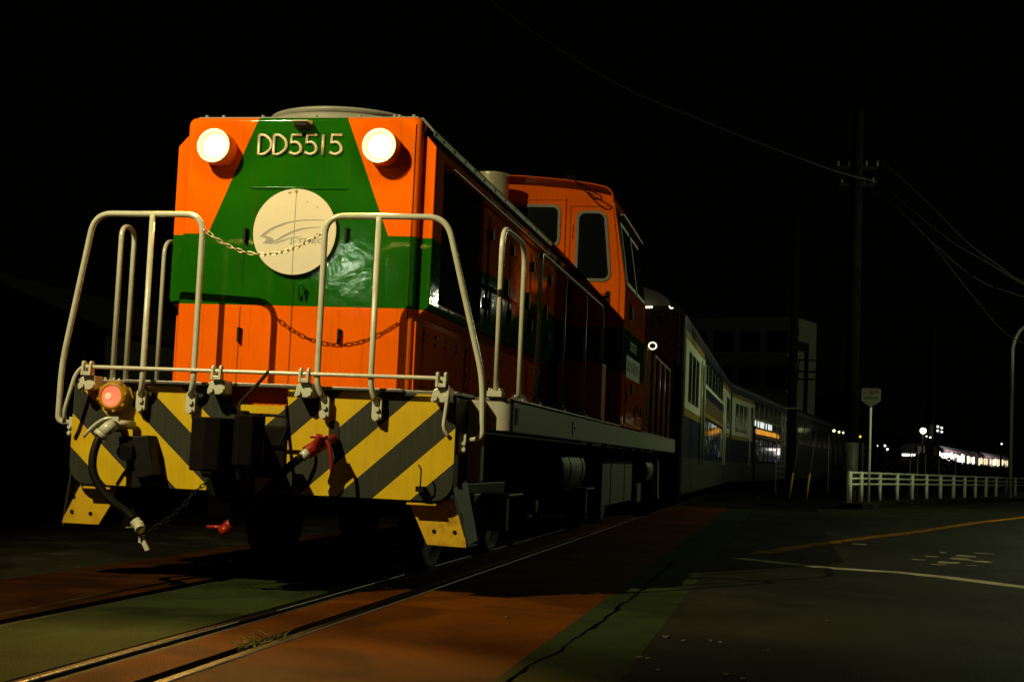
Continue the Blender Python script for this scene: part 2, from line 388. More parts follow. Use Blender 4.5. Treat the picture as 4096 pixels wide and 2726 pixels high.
# hood body: rounded front, built as loft of profiles
def loft(profs, name, mat, parent=LOCO, smooth=True, cap=True):
    b = MB(); n = len(profs[0][1])
    for y, P in profs: b.v += [(p[0], y, p[1]) for p in P]
    for i in range(len(profs)-1):
        for k in range(n): b.face([i*n+k, i*n+(k+1) % n, (i+1)*n+(k+1) % n, (i+1)*n+k], 0, smooth)
    if cap: b.face(list(range(n))); b.face(list(range((len(profs)-1)*n, len(profs)*n)))
    o = b.build(name, mat, parent); 
    md = o.modifiers.new('sharp', 'EDGE_SPLIT'); md.split_angle = math.radians(35); return o
profs = []
for k in range(6):
    a = math.pi/2*k/5; ins = .045*(1-math.sin(a)); profs.append((HY+.045*(1-math.cos(a)), rrect(HW-ins, 1.165+0*ins, 2.852-ins*.6, .05)))
profs.append((6.02, rrect(HW, 1.165, 2.852, .05)))
hood = loft(profs, 'engine_hood', M_LIV)
# roof cap pieces
part(MB().box(-.72, .53, 2.849, .72, 5.9, 2.866), 'roof_panel', M_LGREY, bevel=.006)
for s in (-1, 1):
    b = MB(); b.box(s*.70 if s > 0 else -.815, .50, 2.80, .815 if s > 0 else -.70, 6.0, 2.872) if False else None
    b.prism([(s*.766, 2.765), (s*.80, 2.765), (s*.80, 2.80), (s*.73, 2.875), (s*.70, 2.875), (s*.70, 2.858), (s*.728, 2.858), (s*.766, 2.815)], 'y', .60, 5.98)
    part(b, 'roof_gutter', M_UND)
    b = MB()
    for y in [.68, .88, 1.18, 1.50, 1.80, 2.12, 2.5, 2.9, 3.3, 3.8, 4.3, 4.9, 5.5]: b.cyl((s*.798, y, 2.783), (s*.806, y, 2.783), .010, 8)
    part(b, 'gutter_bolt_row', M_BLK)
b = MB()
for x in (-.675, -.563, .334, .559, .59, .681, -.3, .05): b.cyl((x, .56, 2.862), (x, .56, 2.882), .012, 8)
part(b, 'roof_bolt_row', M_LGREY)
# roof fan shroud
b = MB(); b.lathe([(.0, .165), (.50, .165), (.525, .16), (.53, .14), (.505, .135), (.505, .115), (.56, .115), (.575, .10), (.575, .0)], (-.02, 1.42, 2.866), 'z', 64)
part(b, 'roof_fan_cover', M_LGREY)
# side cabinets with radiator grilles, louvres, grab pipe
for s in (-1, 1):
    cab = MB()
    out = .842
    P = [(s*.70, 1.63), (s*.766, 1.63), (s*(out-.008), 1.69), (s*out, 1.71), (s*out, 2.675), (s*(out-.012), 2.69), (s*.768, 2.76), (s*.70, 2.76)]
    for i in range(1): pass
    # front panel frame + rear, leaving a grille opening between y .76 and 1.97
    cab.prism(P, 'y', .53, .76); cab.prism(P, 'y', 1.97, 5.98)
    Pt = [(s*.70, 2.625), (s*out, 2.625), (s*out, 2.675), (s*(out-.012), 2.69), (s*.768, 2.76), (s*.70, 2.76)]
    Pb = [(s*.70, 1.63), (s*.766, 1.63), (s*(out-.008), 1.69), (s*out, 1.71), (s*out, 1.735), (s*.70, 1.735)]
    cab.prism(Pt, 'y', .76, 1.97); cab.prism(Pb, 'y', .76, 1.97)
    side = part(cab, 'side_cabinet', M_LIV, bevel=.006)
    g = MB(); n = 30
    for k in range(n):
        z = 1.75+(2.61-1.75)*k/(n-1); g.prism([(s*.775, z+.018), (s*.779, z+.022), (s*.822, z-.006), (s*.818, z-.010)], 'y', .765, 1.965)
    g.box(min(s*.77, s*.764), .77, 1.74, max(s*.77, s*.764), 1.96, 2.62)
    part(g, 'radiator_grille', M_LOUV, side)
    # grab pipe
    y_ = [(s*.845, .80, 2.585), (s*.875, .83, 2.60), (s*.878, .90, 2.60), (s*.878, 4.55, 2.60), (s*.845, 4.62, 2.6)]
    part(MB().tube(arc_fillet(y_, .05), .011, 8), 'grab_pipe', M_ORG)
    for (a, b_) in [(2.12, 2.50), (2.72, 3.42), (3.70, 4.40), (4.62, 5.3)]:
        vm = MB()
        vm.box(min(s*(out+.002), s*(out+.006)), a, 2.638, max(s*(out+.002), s*(out+.006)), b_, 2.668)
        part(vm, 'vent_mesh', M_SEAM, side)
    # doors seams and handles on the cabinet
    for (a, b_) in [(2.15, 2.9), (2.95, 3.8), (3.85, 4.7), (4.75, 5.7)]:
        d = MB(); x0, x1 = sorted((s*(out+.001), s*(out+.012)))
        d.box(x0, a, 1.78, x1, b_, 2.52)
        dd = part(d, 'cabinet_door', M_LIV, side, bevel=.006)
        hx0, hx1 = sorted((s*(out+.013), s*(out+.035)))
        part(MB().box(hx0, b_-.12, 2.02, hx1, b_-.085, 2.16), 'door_latch', M_BLK, dd, bevel=.004)
        part(MB().box(hx0, a+.01, 2.36, hx1, a+.04, 2.44).box(hx0, a+.01, 1.86, hx1, a+.04, 1.94), 'hinge_pair', M_BLK, dd)
    # lower body flange with bolts
    lb = MB(); x0, x1 = sorted((s*.763, s*.775))
    lb.box(x0, .50, 1.18, x1, 1.98, 1.60); lb.box(x0, 2.02, 1.18, x1, 3.9, 1.60); lb.box(x0, 3.94, 1.18, x1, 5.97, 1.60)
    low = part(lb, 'lower_body_panel', M_LIV, bevel=.004)
    bb = MB()
    for y in [.68, .99, 1.28, 1.58, 1.89, 2.3, 2.7, 3.1, 3.5, 4.0, 4.5, 5.0]:
        for z in ((1.545, 1.50) if y < 1.7 else (1.53, 1.36, 1.25)): bb.cyl((s*.774, y, z), (s*.786, y, z), .011, 8)
    part(bb, 'panel_bolt_row', M_BLK, low)
# front door leaves (seams), handles
b = MB()
for (x0, z0, x1, z1) in [(-.311, 2.4035, .311, 2.4065), (-.0065, 1.18, -.0035, 2.40), (.724, 1.19, .7275, 2.80), (-.3415, 1.18, -.339, 1.66), (-.34, 1.80, -.338, 2.1)]:
    b.box(x0, HY-.0035, z0, x1, HY+.004, z1)
b.box(-.76, HY-.002, 1.168, .76, HY+.004, 1.186)
part(b, 'door_seams', M_SEAM)
part(MB().prism([(2.8+.01, .0)]*0 or [(-.31, 2.396), (.31, 2.396), (.31, 2.408), (-.31, 2.408)], 'y', HY-.007, HY+.002), 'drip_strip', M_LIV, bevel=.003)
def latch(x, z, hook=False):
    b = MB()
    if hook: b.tube(arc_fillet([(x-.012, HY-.01, z-.05), (x-.012, HY-.045, z+.01), (x+.0, HY-.05, z+.045), (x+.018, HY-.04, z+.02), (x+.022, HY-.005, z-.06)], .02), .007, 8)
    else:
        b.box(x-.008, HY-.03, z-.045, x+.008, HY-.006, z+.045); b.box(x-.004, HY-.012, z+.028, x+.016, HY+.002, z+.04); b.box(x-.012, HY-.012, z-.045, x-.0, HY+.002, z-.035)
    part(b, 'door_latch', M_BLK if not hook else M_LIV, hood, bevel=.002)
for x, z, hk in [(-.329, 2.104, 0), (.322, 2.113, 0), (.055, 1.765, 1), (.308, 1.493, 0), (-.334, 1.487, 0)]: latch(x, z, hk)
# raised running number
ND = .020; sw = .0092
def stroke(b, pts, closed=False): b.tube([(p[0], HY-.012, p[1]) for p in pts], sw, 10, closed=closed, flat=.55)
def letD(x, w=.082, h=.122, z=2.611):
    P = [(x, z), (x, z+h), (x+w*.45, z+h), (x+w, z+h*.72), (x+w, z+h*.28), (x+w*.45, z)]
    Q = arc_fillet([Vector((p[0], 0, p[1])) for p in [P[1], P[2], P[3], P[4], P[5], P[0]]], .035)
    return [(q.x, q.z) for q in Q]
def five(x, w=.082, h=.122, z=2.611):
    P = [(x+w, z+h), (x+.012, z+h), (x+.008, z+h*.58), (x+w*.55, z+h*.66), (x+w, z+h*.45), (x+w*.98, z+h*.12), (x+w*.45, z-.002), (x, z+h*.13)]
    Q = [P[0], P[1], P[2]]+[(q.x, q.z) for q in arc_fillet([Vector((p[0], 0, p[1])) for p in P[2:]], .03)][1:]
    return Q
for i, x in enumerate((-.276, -.178, -.074, .025, .140, .185)):
    b = MB()
    if i < 2: stroke(b, letD(x)+[(x, 2.611+.122)], False)
    elif i == 4: stroke(b, [(x, 2.609), (x, 2.735)])
    else:
        q = five(x, .074); stroke(b, q)
    part(b, 'number_character', M_NUM, hood)
# headlights
for s in (-1, 1):
    c = (s*.531, HY+.045, 2.643)
    h = MB(); h.lathe([(.108, -.03), (.108, -.125), (.104, -.150), (.098, -.157)], c, 'y', 40)
    hl = part(h, 'headlight', M_ORG)
    part(MB().lathe([(.104, -.148), (.1095, -.158), (.107, -.166), (.096, -.166), (.094, -.160)], c, 'y', 48), 'bezel', M_RING, hl)
    part(MB().lathe([(.094, -.161), (.080, -.150), (.078, -.120)], c, 'y', 48), 'reflector_rim', M_RINGD, hl)
    part(MB().lathe([(.079, -.140), (.074, -.145), (.068, -.149)], c, 'y', 40), 'lens_edge', M_HEADE, hl)
    part(MB().lathe([(.068, -.1492), (.05, -.154), (.025, -.157), (.001, -.158)], c, 'y', 40), 'lens', M_HEAD, hl, fix=True)
for s in (-1, 1):
    point('headlight_glow', (s*.531, HY-.16, 2.643), 16.0, (1, .50, .12), .07)
    spot('headlight_beam', (s*.531, HY-.17, 2.643), (s*.531+.35, -12, -4.4), 400, (1, .60, .13), 58, .45, .07)
# small black lamp bracket on the top of the nose
b = MB(); b.prism([(HY+.01, 2.80), (HY-.088, 2.80), (HY-.088, 2.775), (HY-.06, 2.768), (HY+.01, 2.76)], 'x', -.030, .055)
bx = part(b, 'marker_lamp_housing', M_BLK, bevel=.004)
part(MB().prism([(HY+.01, 2.823), (HY-.10, 2.806), (HY-.10, 2.800), (HY+.01, 2.802)], 'x', -.036, .062), 'marker_lamp_hood', M_CREAM, bx)
# round front disc, in two halves with a gap
b = MB()
for s in (-1, 1):
    P = []
    for k in range(41):
        a = math.pi*k/40; P.append((-.0055+s*(.0018+.2645*math.sin(a)), 2.126+.2655*math.cos(a)))
    b.prism(P, 'y', .430, .437)
disc = part(b, 'round_board', M_DISC)
part(MB().cbox((-.0055, .4385, 2.126), (.010, .002, .52)), 'board_backing_strip', M_SEAMG, disc)
part(MB().cyl((-.2, .438, 2.126), (-.2, .464, 2.126), .012).cyl((.19, .438, 2.126), (.19, .464, 2.126), .012), 'board_standoff', M_BLK, disc)
for P in [[(-.227,2.097),(-.191,2.125),(-.147,2.153),(-.092,2.175),(-.034,2.19),(.042,2.201),(.134,2.203),(.189,2.199),(.134,2.199),(.042,2.196),(-.019,2.187),(-.061,2.174),(-.109,2.155),(-.158,2.132),(-.196,2.099),(-.158,2.092),(-.138,2.082),(-.142,2.069),(-.204,2.054),(-.182,2.073),(-.186,2.084)],
          [(-.204,2.054),(-.166,2.059),(-.117,2.076),(-.07,2.107),(-.016,2.133),(.045,2.15),(.121,2.157),(.163,2.156),(.122,2.153),(.052,2.144),(-.006,2.125),(-.057,2.099),(-.105,2.072),(-.15,2.055),(-.187,2.052)],
          [(-.187,2.052),(-.134,2.054),(-.092,2.069),(-.044,2.086),(.002,2.095),(.048,2.098),(.018,2.093),(-.028,2.085),(-.073,2.068),(-.116,2.053),(-.159,2.05)]]:
    b = MB(); b.prism(P, 'y', .4285, .4298); part(b, 'logo_swoosh', M_LOGO, disc)
text_mesh('J-TREC', .038, (.081, .4288, 2.070), (math.pi/2, 0, 0), M_LOGO, 'board_lettering', disc, .0006, 1.95)
# paint chips on the disc
b = MB()
for (x, z, w) in [(-.004, 2.375, .018), (-.05, 2.368, .012), (-.04, 2.37, .008), (.07, 2.31, .006), (.135, 2.28, .007)]:
    n = 7; b.prism([(x+math.cos(k*.9)*w*random.uniform(.4, 1), z+math.sin(k*.9)*w*random.uniform(.3, .8)) for k in range(n)], 'y', .4287, .4299)
part(b, 'paint_chip', M_SEAMG, disc)
# chain between the front handrails
def chain(pts, r, ln, name, mat, parent=LOCO, wid=.42):
    P = [Vector(p) for p in pts]; b = MB()
    L = [0]
    for a, c in zip(P[:-1], P[1:]): L.append(L[-1]+(c-a).length)
    def at(t):
        for i in range(len(P)-1):
            if t <= L[i+1] or i == len(P)-2: return P[i].lerp(P[i+1], (t-L[i])/max(1e-6, L[i+1]-L[i]))
    n = int(L[-1]/(ln*.78)); st = L[-1]/n
    for k in range(n):
        a = at(k*st); c = at((k+1)*st); d = (c-a).normalized(); mid = (a+c)/2
        ax = Vector((0, 1, 0)).cross(d).normalized()
        tw = random.uniform(-.35, .35)+(0 if k % 2 else math.pi/2)
        q = ax*math.cos(tw)+Vector((0, 1, 0))*math.sin(tw)
        h, w = ln/2, ln*wid/2
        ring = []
        for j in range(16):
            an = 2*math.pi*j/16; cx = math.cos(an); sx = math.sin(an)
            ring.append(mid+d*(math.copysign(abs(cx)**.55, cx)*h)+q*(math.copysign(abs(sx)**.7, sx)*w))
        b.tube(ring, r, 6, closed=True)
    return part(b, name, mat, parent)
cat = []
for k in range(25):
    t = k/24; x = -.367+.707*t; sag = 4*t*(1-t); cat.append((x, -.1, 2.053-.022*t-.135*sag+.0))
chain(cat, .0030, .043, 'safety_chain', M_CHAIN)
# front handrails
for s in (-1, 1):
    pts = [(s*.405, -.052, 1.085), (s*.372, -.10, 1.165), (s*.372, -.1, 2.135), (s*1.075, -.06, 2.142), (s*1.292, .07, 1.25), (s*1.302, .085, .905), (s*1.215, .10, .900)]
    P = arc_fillet(pts[:2]+[pts[2]]+pts[3:], .11, 10)
    hr = part(MB().tube(arc_fillet(pts, .115, 10), .0175, 14), 'front_handrail', M_CREAM)
    part(MB().tube(arc_fillet([(s*.715, -.052, 1.075), (s*.688, -.10, 1.165), (s*.688, -.1, 2.13)], .08, 8), .0165, 12), 'handrail_post', M_CREAM, hr)
    for x in (.405, .715):
        bb = MB(); cx = s*x; P = []
        for k in range(9):
            a = math.pi*k/8; P.append((cx+.029*math.cos(a), 1.085+.029*math.sin(a)))
        for k in range(9):
            a = math.pi+math.pi*k/8; P.append((cx+.029*math.cos(a), 1.005+.029*math.sin(a)))
        bb.prism(P, 'y', -.052, -.036); bb.box(cx-.022, -.037, .99, cx+.022, 0, 1.10)
        pl = part(bb, 'handrail_bracket', M_CREAM, hr, bevel=.003)
        for z in (1.045, .998): part(MB().cyl((cx+.004, -.052, z), (cx+.004, -.068, z), .015, 6), 'hex_bolt', M_CREAM, pl)
    bb = MB().box(min(s*1.168, s*1.182), .05, .83, max(s*1.168, s*1.182), .13, .93).box(min(s*1.168, s*1.215), .055, .82, max(s*1.168, s*1.215), .07, .935)
    pl = part(bb, 'handrail_bracket', M_CREAM, hr, bevel=.003)
    for z in (.875, .84): part(MB().cyl((s*1.205, .055, z), (s*1.205, .04, z), .012, 6), 'hex_bolt', M_CREAM, pl)
# chain eyes
part(MB().tube([(-.372, -.1, 2.05), (-.355, -.1, 2.053)], .007, 8).tube([(.372, -.1, 2.03), (.335, -.1, 2.031)], .007, 8), 'chain_eye', M_CREAM)
# uncoupling lever
part(MB().tube(arc_fillet([(-1.165, -.09, .90), (-1.155, -.12, .97), (-1.10, -.12, 1.18), (-1.06, -.12, 1.228), (1.115, -.12, 1.228), (1.145, -.12, 1.17), (1.122, -.12, .95), (1.162, -.09, .893)], .045, 6), .0115, 12), 'uncoupling_lever', M_CREAM)
for x in (-1.03, -.227, .298, 1.095):
    b = MB()
    b.prism([(x-.055, 1.10), (x-.04, 1.165), (x-.012, 1.178), (x+.052, 1.178), (x+.056, 1.10), (x+.04, 1.094), (x-.045, 1.094)], 'y', -.115, -.004)
    br = part(b, 'lever_bracket', M_CREAM, bevel=.006)
    lug = MB()
    for dx in (-.016, .030):
        P = [(-.150, 1.178), (-.09, 1.178), (-.098, 1.25), (-.108, 1.262), (-.13, 1.262), (-.143, 1.25)]
        lug.prism(P, 'x', x+dx-.007, x+dx+.007)
    lug.prism([(-.145, 1.178), (-.085, 1.178), (-.085, 1.20), (-.145, 1.20)], 'x', x-.02, x+.034)
    part(lug, 'lever_lug', M_CREAM, br, bevel=.002)
    for dx in (-.028, .036): part(MB().cyl((x+dx, -.113, 1.118), (x+dx, -.132, 1.118), .017, 6), 'hex_bolt', M_CREAM, br)
# buffer beam
def beam_poly():
    P = [(-1.163, 1.04), (-1.163, .66)]
    for k in range(7):
        a = math.pi+math.pi/2*k/6; P.append((-1.163+.115+.115*math.cos(a), .66+.115*math.sin(a)))
    for k in range(7):
        a = -math.pi/2+math.pi/2*k/6; P.append((1.163-.115+.115*math.cos(a), .66+.115*math.sin(a)))
    P += [(1.163, 1.142), (.165, 1.142), (.165, 1.048), (-.20, 1.044), (-.20, 1.140), (-1.163, 1.134)]
    return P
b = MB(); b.prism(beam_poly(), 'y', 0, .014); beam = part(b, 'buffer_beam', M_HAZ)
part(MB().box(-1.10, .10, .60, 1.10, .45, 1.13), 'beam_backing', M_BLK)
part(MB().box(-.21, .09, 1.0, .19, .10, 1.15), 'recess_panel', M_LIV)
# deck
b = MB(); b.box(-.84, -.022, 1.143, -.19, .47, 1.166); b.box(-.19, -.010, 1.150, .335, .47, 1.170); b.box(.335, -.022, 1.143, .85, .47, 1.166)
b.box(-1.16, .03, 1.143, -.84, .47, 1.163); b.box(.85, .03, 1.143, 1.16, .47, 1.163)
part(b, 'front_deck_plate', M_CHK, bevel=.003)
b = MB()
for s in (-1, 1):
    b.box(min(s*.77, s*1.407), .47, 1.140, max(s*.77, s*1.407), 6.0, 1.152)
    b.prism([(s*1.163, .44), (s*1.16, .47), (s*1.407, .47), (s*1.407, .46), (s*1.39, .42), (s*1.35, .40), (s*1.2, .40)], 'z', 1.132, 1.152)
part(b, 'walkway_plate', M_CHK, bevel=.003)
b = MB()
for s in (-1, 1):      # checker ribs along the deck edge
    for k in range(120):
        y = .5+k*.045; b.box(min(s*1.37, s*1.402), y, 1.152, max(s*1.37, s*1.402), y+.016, 1.157)
for k in range(40):
    x = -.82+k*.042; b.add([(x, -.0235, 1.146), (x+.006, -.0235, 1.146), (x+.018, -.0235, 1.160), (x+.012, -.0235, 1.160), (x, -.02, 1.146), (x+.006, -.02, 1.146), (x+.018, -.02, 1.160), (x+.012, -.02, 1.160)], [(0,1,2,3),(4,7,6,5),(0,4,5,1),(1,5,6,2),(2,6,7,3),(3,7,4,0)])
part(b, 'checker_ribs', M_CHK)
# side sill with rounded front corner
for s in (-1, 1):
    b = MB(); n = 8; path = [(1.165, .40), (1.30, .40)]
    for k in range(n+1):
        a = -math.pi/2+math.pi/2*k/n; path.append((1.325+.082*math.cos(a), .482+.082*math.sin(a)))
    path += [(1.407, 8.1)]
    path2 = path+[(1.407, 12.95)]
    b.v += [(s*p[0], p[1], .962) for p in path2]+[(s*p[0], p[1], 1.131) for p in path2]
    N_ = len(path2)
    for i in range(N_-1): b.face([i, i+1, i+1+N_, i+N_], 0, True)
    b.box(min(s*1.30, s*1.405), .56, .958, max(s*1.30, s*1.405), 12.95, .962)
    sill = part(b, 'side_sill', M_GREY, fix=False)
    sill.modifiers.new('split', 'EDGE_SPLIT').split_angle = math.radians(30)
    d = MB(); x0, x1 = sorted((s*1.4075, s*1.413))
    d.box(x0, .50, 1.0, x1, .585, 1.10); part(d, 'sill_hole', M_SEAM, sill)
    d = MB(); d.box(x0, 2.80, .985, x1, 2.815, 1.09); d.box(x0, 2.80, 1.07, x1, 2.87, 1.078); d.box(x0, 2.92, 1.035, x1, 2.95, 1.05); part(d, 'sill_mark', M_BLK, sill)
    # pillar & stringer of the corner step
    b = MB(); b.box(min(s*1.168, s*1.25), .30, .66, max(s*1.168, s*1.25), .312, 1.13); b.box(min(s*1.24, s*1.25), .312, .66, max(s*1.24, s*1.25), .40, 1.13)
    part(b, 'step_pillar', M_GREY, bevel=.004)
    b = MB()
    P = [(.016, .60), (.016, 1.13), (.30, 1.13), (.30, .64)]
    b.prism(P, 'x', min(s*1.155, s*1.163), max(s*1.155, s*1.163))
    pl = [(s*1.163, .016, .62), (s*1.163, .36, .66), (s*1.245, .36, .32), (s*1.245, .105, .30)]
    b.v += pl+[(p[0]-s*.012, p[1], p[2]) for p in pl]; q = len(b.v)-8
    for f in [(0,1,2,3),(4,7,6,5),(0,4,5,1),(1,5,6,2),(2,6,7,3),(3,7,4,0)]: b.face([q+i for i in f])
    b.box(min(s*1.08, s*1.243), .11, .288, max(s*1.08, s*1.243), .36, .302)
    b.box(min(s*1.0, s*1.16), .10, .60, max(s*1.0, s*1.16), .36, .614)
    part(b, 'corner_step', M_STP, bevel=.003)
    P = [(s*.90, .545), (s*.905, .50), (s*1.008, .295), (s*1.238, .290), (s*1.205, .48), (s*1.165, .56)]
    if s < 0: P = [(s*.895, .545), (s*.93, .425), (s*1.0, .305), (s*1.236, .305), (s*1.165, .565)]
    sg = part(MB().prism(P, 'y', .092, .102), 'step_guard', M_YRUST if s > 0 else M_YEL, bevel=.003, label='yellow step guard plate under the right end of the beam' if s > 0 else None)
    part(MB().box(min(s*.90, s*1.07), .005, .520, max(s*.90, s*1.07), .10, .532), 'guard_flange', M_YEL, sg)
    bb = MB()
    for (x, z) in ([(1.045, .375), (1.165, .375)] if s > 0 else [(1.17, .465), (1.175, .375), (1.055, .37)]):
        bb.cyl((s*x, .094, z), (s*x, .086, z), .012, 6)
    part(bb, 'guard_bolt', M_BLK, sg)
part(MB().prism([(-.93, .28), (-.76, .30), (-.86, .43)], 'y', .22, .23), 'rail_guard', M_LGREY, bevel=.004)
# tail lamp
c = (-.882, -.02, 1.063)
b = MB(); b.prism([(-.985, 1.135), (-.80, 1.130), (-.775, 1.06), (-.80, .985), (-.87, .955), (-.94, .98), (-.985, 1.06)], 'y', -.022, 0)
tl = part(b, 'tail_lamp', M_YELD, bevel=.008)
b = MB(); b.lathe([(.090, .0), (.092, -.035), (.086, -.062), (.068, -.074), (.063, -.074), (.060, -.06)], c, 'y', 36)
for k in range(8):
    a = k*math.pi/4+.2; b.cyl((c[0]+.084*math.cos(a), c[1]-.04, c[2]+.084*math.sin(a)), (c[0]+.084*math.cos(a), c[1]-.066, c[2]+.084*math.sin(a)), .010, 8)
part(b, 'lamp_housing', M_YELD, tl)
part(MB().lathe([(.0615, -.064), (.056, -.071), (.054, -.068), (.045, -.075), (.043, -.072), (.032, -.079), (.030, -.076), (.016, -.082), (.001, -.083)], c, 'y', 36), 'red_lens', M_TAIL, tl)
part(MB().lathe([(.020, -.084), (.001, -.087)], (c[0]-.012, c[1], c[2]+.0), 'y', 20), 'lit_bulb', M_TAILC, tl)
point('tail_lamp_light', (c[0], c[1]-.16, c[2]), .12, (1, .12, .05), .04)
# coupler (dark knuckle)
b = MB()
b.box(-.335, -.02, .632, .175, .0, .93)
b.box(-.15, -.42, .66, .03, .02, .95); b.prism([(-.17, -.36), (-.17, -.56), (-.08, -.60), (.0, -.56), (.035, -.46), (.03, -.36)], 'z', .665, .955)
b.prism([(.05, -.30), (.05, -.50), (.10, -.58), (.18, -.55), (.215, -.46), (.19, -.40), (.13, -.44), (.12, -.30)], 'z', .70, .975)
b.box(-.15, -.32, .52, .03, -.08, .66); b.cyl((.07, -.42, .62), (.07, -.42, 1.0), .035, 12)
b.box(-.26, -.10, .54, -.16, .0, .62)
M_CPL = paint('coupler steel', (.004, .0032, .002), .7, dirt=.4, dcol=(.014, .008, .004), wav=.6); M_CPL.node_tree.nodes['Principled BSDF'].inputs['Specular IOR Level'].default_value = .08
cp = part(b, 'coupler', M_CPL, bevel=.012)
part(MB().tube(arc_fillet([(.087, -.12, 1.235), (.060, -.22, 1.15), (.02, -.38, 1.03), (.05, -.42, .98)], .05), .010, 8), 'lever_link', M_BLK, cp)
part(MB().tube(arc_fillet([(-.03, -.20, .985), (.24, -.20, .985), (.245, -.20, .92), (.20, -.2, .80), (.17, -.2, .80)], .03), .009, 8), 'coupler_loop', M_BLK, cp)
b = MB(); b.cyl((.435, -.06, .86), (.435, -.06, .98), .035, 16); b.box(.41, -.08, .82, .46, 0, .87)
# brake hoses
hs = MB().tube(arc_fillet([(-.835, -.02, .88), (-.84, -.16, .882), (-.862, -.24, .83), (-.880, -.27, .72), (-.872, -.28, .63), (-.815, -.28, .53), (-.74, -.27, .46), (-.655, -.25, .405), (-.60, -.25, .36)], .1, 6), .024, 12)
lh = part(hs, 'brake_hose', M_RUB)
part(MB().cyl((-.845, -.24, .845), (-.80, -.20, .905), .038, 14).cyl((-.86, -.25, .825), (-.845, -.24, .845), .042, 14).cyl((-.82, -.20, .90), (-.76, -.03, .90), .026, 12), 'hose_cock', M_CREAM, lh)
part(MB().tube(arc_fillet([(-.77, -.22, .935), (-.84, -.24, .93), (-.90, -.25, .885), (-.95, -.26, .818)], .03), .009, 8).cbox((-.79, -.22, .93), (.07, .03, .025)), 'cock_handle', M_CREAM, lh)
cg = MB(); cg.cyl((-.61, -.25, .365), (-.575, -.25, .325), .030, 14).cyl((-.575, -.27, .345), (-.545, -.30, .315), .030, 14).cbox((-.555, -.26, .265), (.03, .02, .05))
cg.add([(-.565,-.27,.26),(-.54,-.27,.27),(-.50,-.27,.205),(-.525,-.27,.195),(-.565,-.255,.26),(-.54,-.255,.27),(-.50,-.255,.205),(-.525,-.255,.195)], [(0,1,2,3),(4,7,6,5),(0,4,5,1),(1,5,6,2),(2,6,7,3),(3,7,4,0)])
part(cg, 'hose_coupling', M_CREAM, lh, bevel=.003)
part(MB().cyl((-.622, -.25, .325), (-.605, -.25, .335), .012, 8).lathe([(.032, -.002), (.032, .006)], (-.553, -.30, .325), 'y', 20).cbox((-.545, -.275, .285), (.028, .014, .012)), 'brass_ring', M_BRASS, lh)
chain([(-.52, -.27, .30), (-.404, -.25, .385), (-.322, -.25, .455), (-.275, -.22, .54), (-.23, -.12, .60)], .0035, .045, 'hose_chain', M_BLK, LOCO)
hs = MB().tube(arc_fillet([(.36, -.20, .775), (.30, -.26, .715), (.20, -.28, .60), (.12, -.28, .505), (.03, -.27, .41), (-.02, -.26, .37)], .1, 6), .024, 12)
rh = part(hs, 'brake_hose', M_RUB, LOCO, label='long straight black hose from red cock down across the coupler')
part(MB().cyl((.345, -.21, .757), (.375, -.19, .79), .029, 12), 'hose_ferrule', M_CREAM, rh)
ck = MB().cyl((.365, -.19, .785), (.44, -.12, .850), .040, 14).cyl((.44, -.12, .850), (.46, -.02, .868), .030, 14).cyl((.40, -.17, .80), (.44, -.20, .885), .022, 10).cbox((.425, -.17, .875), (.09, .05, .018))
part(ck, 'hose_cock', M_RED, rh, bevel=.003)
part(MB().tube(arc_fillet([(.44, -.17, .88), (.49, -.18, .84), (.505, -.18, .76), (.512, -.17, .675)], .04), .011, 8), 'cock_handle', M_RED, rh)
part(MB().cyl((-.01, -.26, .385), (-.06, -.26, .345), .034, 14).cyl((-.03, -.28, .355), (-.075, -.29, .325), .026, 12).tube([(-.06, -.27, .352), (-.165, -.27, .352)], [.014, .009], 8), 'hose_coupling', M_RED, rh)
part(MB().prism([(.455+.032*math.cos(k*math.pi/6), .90+(.045 if math.sin(k*math.pi/6) > 0 else -.045)+.032*math.sin(k*math.pi/6)) for k in range(12)], 'y', -.006, -.001), 'hose_socket', M_SEAM)
b = MB().tube(arc_fillet([(.99, -.05, .62), (1.0, -.09, .66), (1.002, -.09, .72), (.985, -.09, .745)], .02), .005, 6).box(.965, -.06, .595, 1.01, 0, .625)
part(b, 'coupling_hook', M_BLK)
jr = MB().prism([(-.80, .83), (-.62, .845), (-.60, .76), (-.565, .62), (-.63, .60), (-.68, .60), (-.70, .70), (-.79, .72)], 'y', -.13, 0)
part(jr, 'jumper_receptacle', M_BLK, bevel=.008)
part(MB().cyl((-.74, -.16, .74), (-.74, -.02, .78), .05, 16).box(-.72, -.09, .54, -.66, -.05, .64), 'receptacle_cap', M_BLK, bevel=.004)
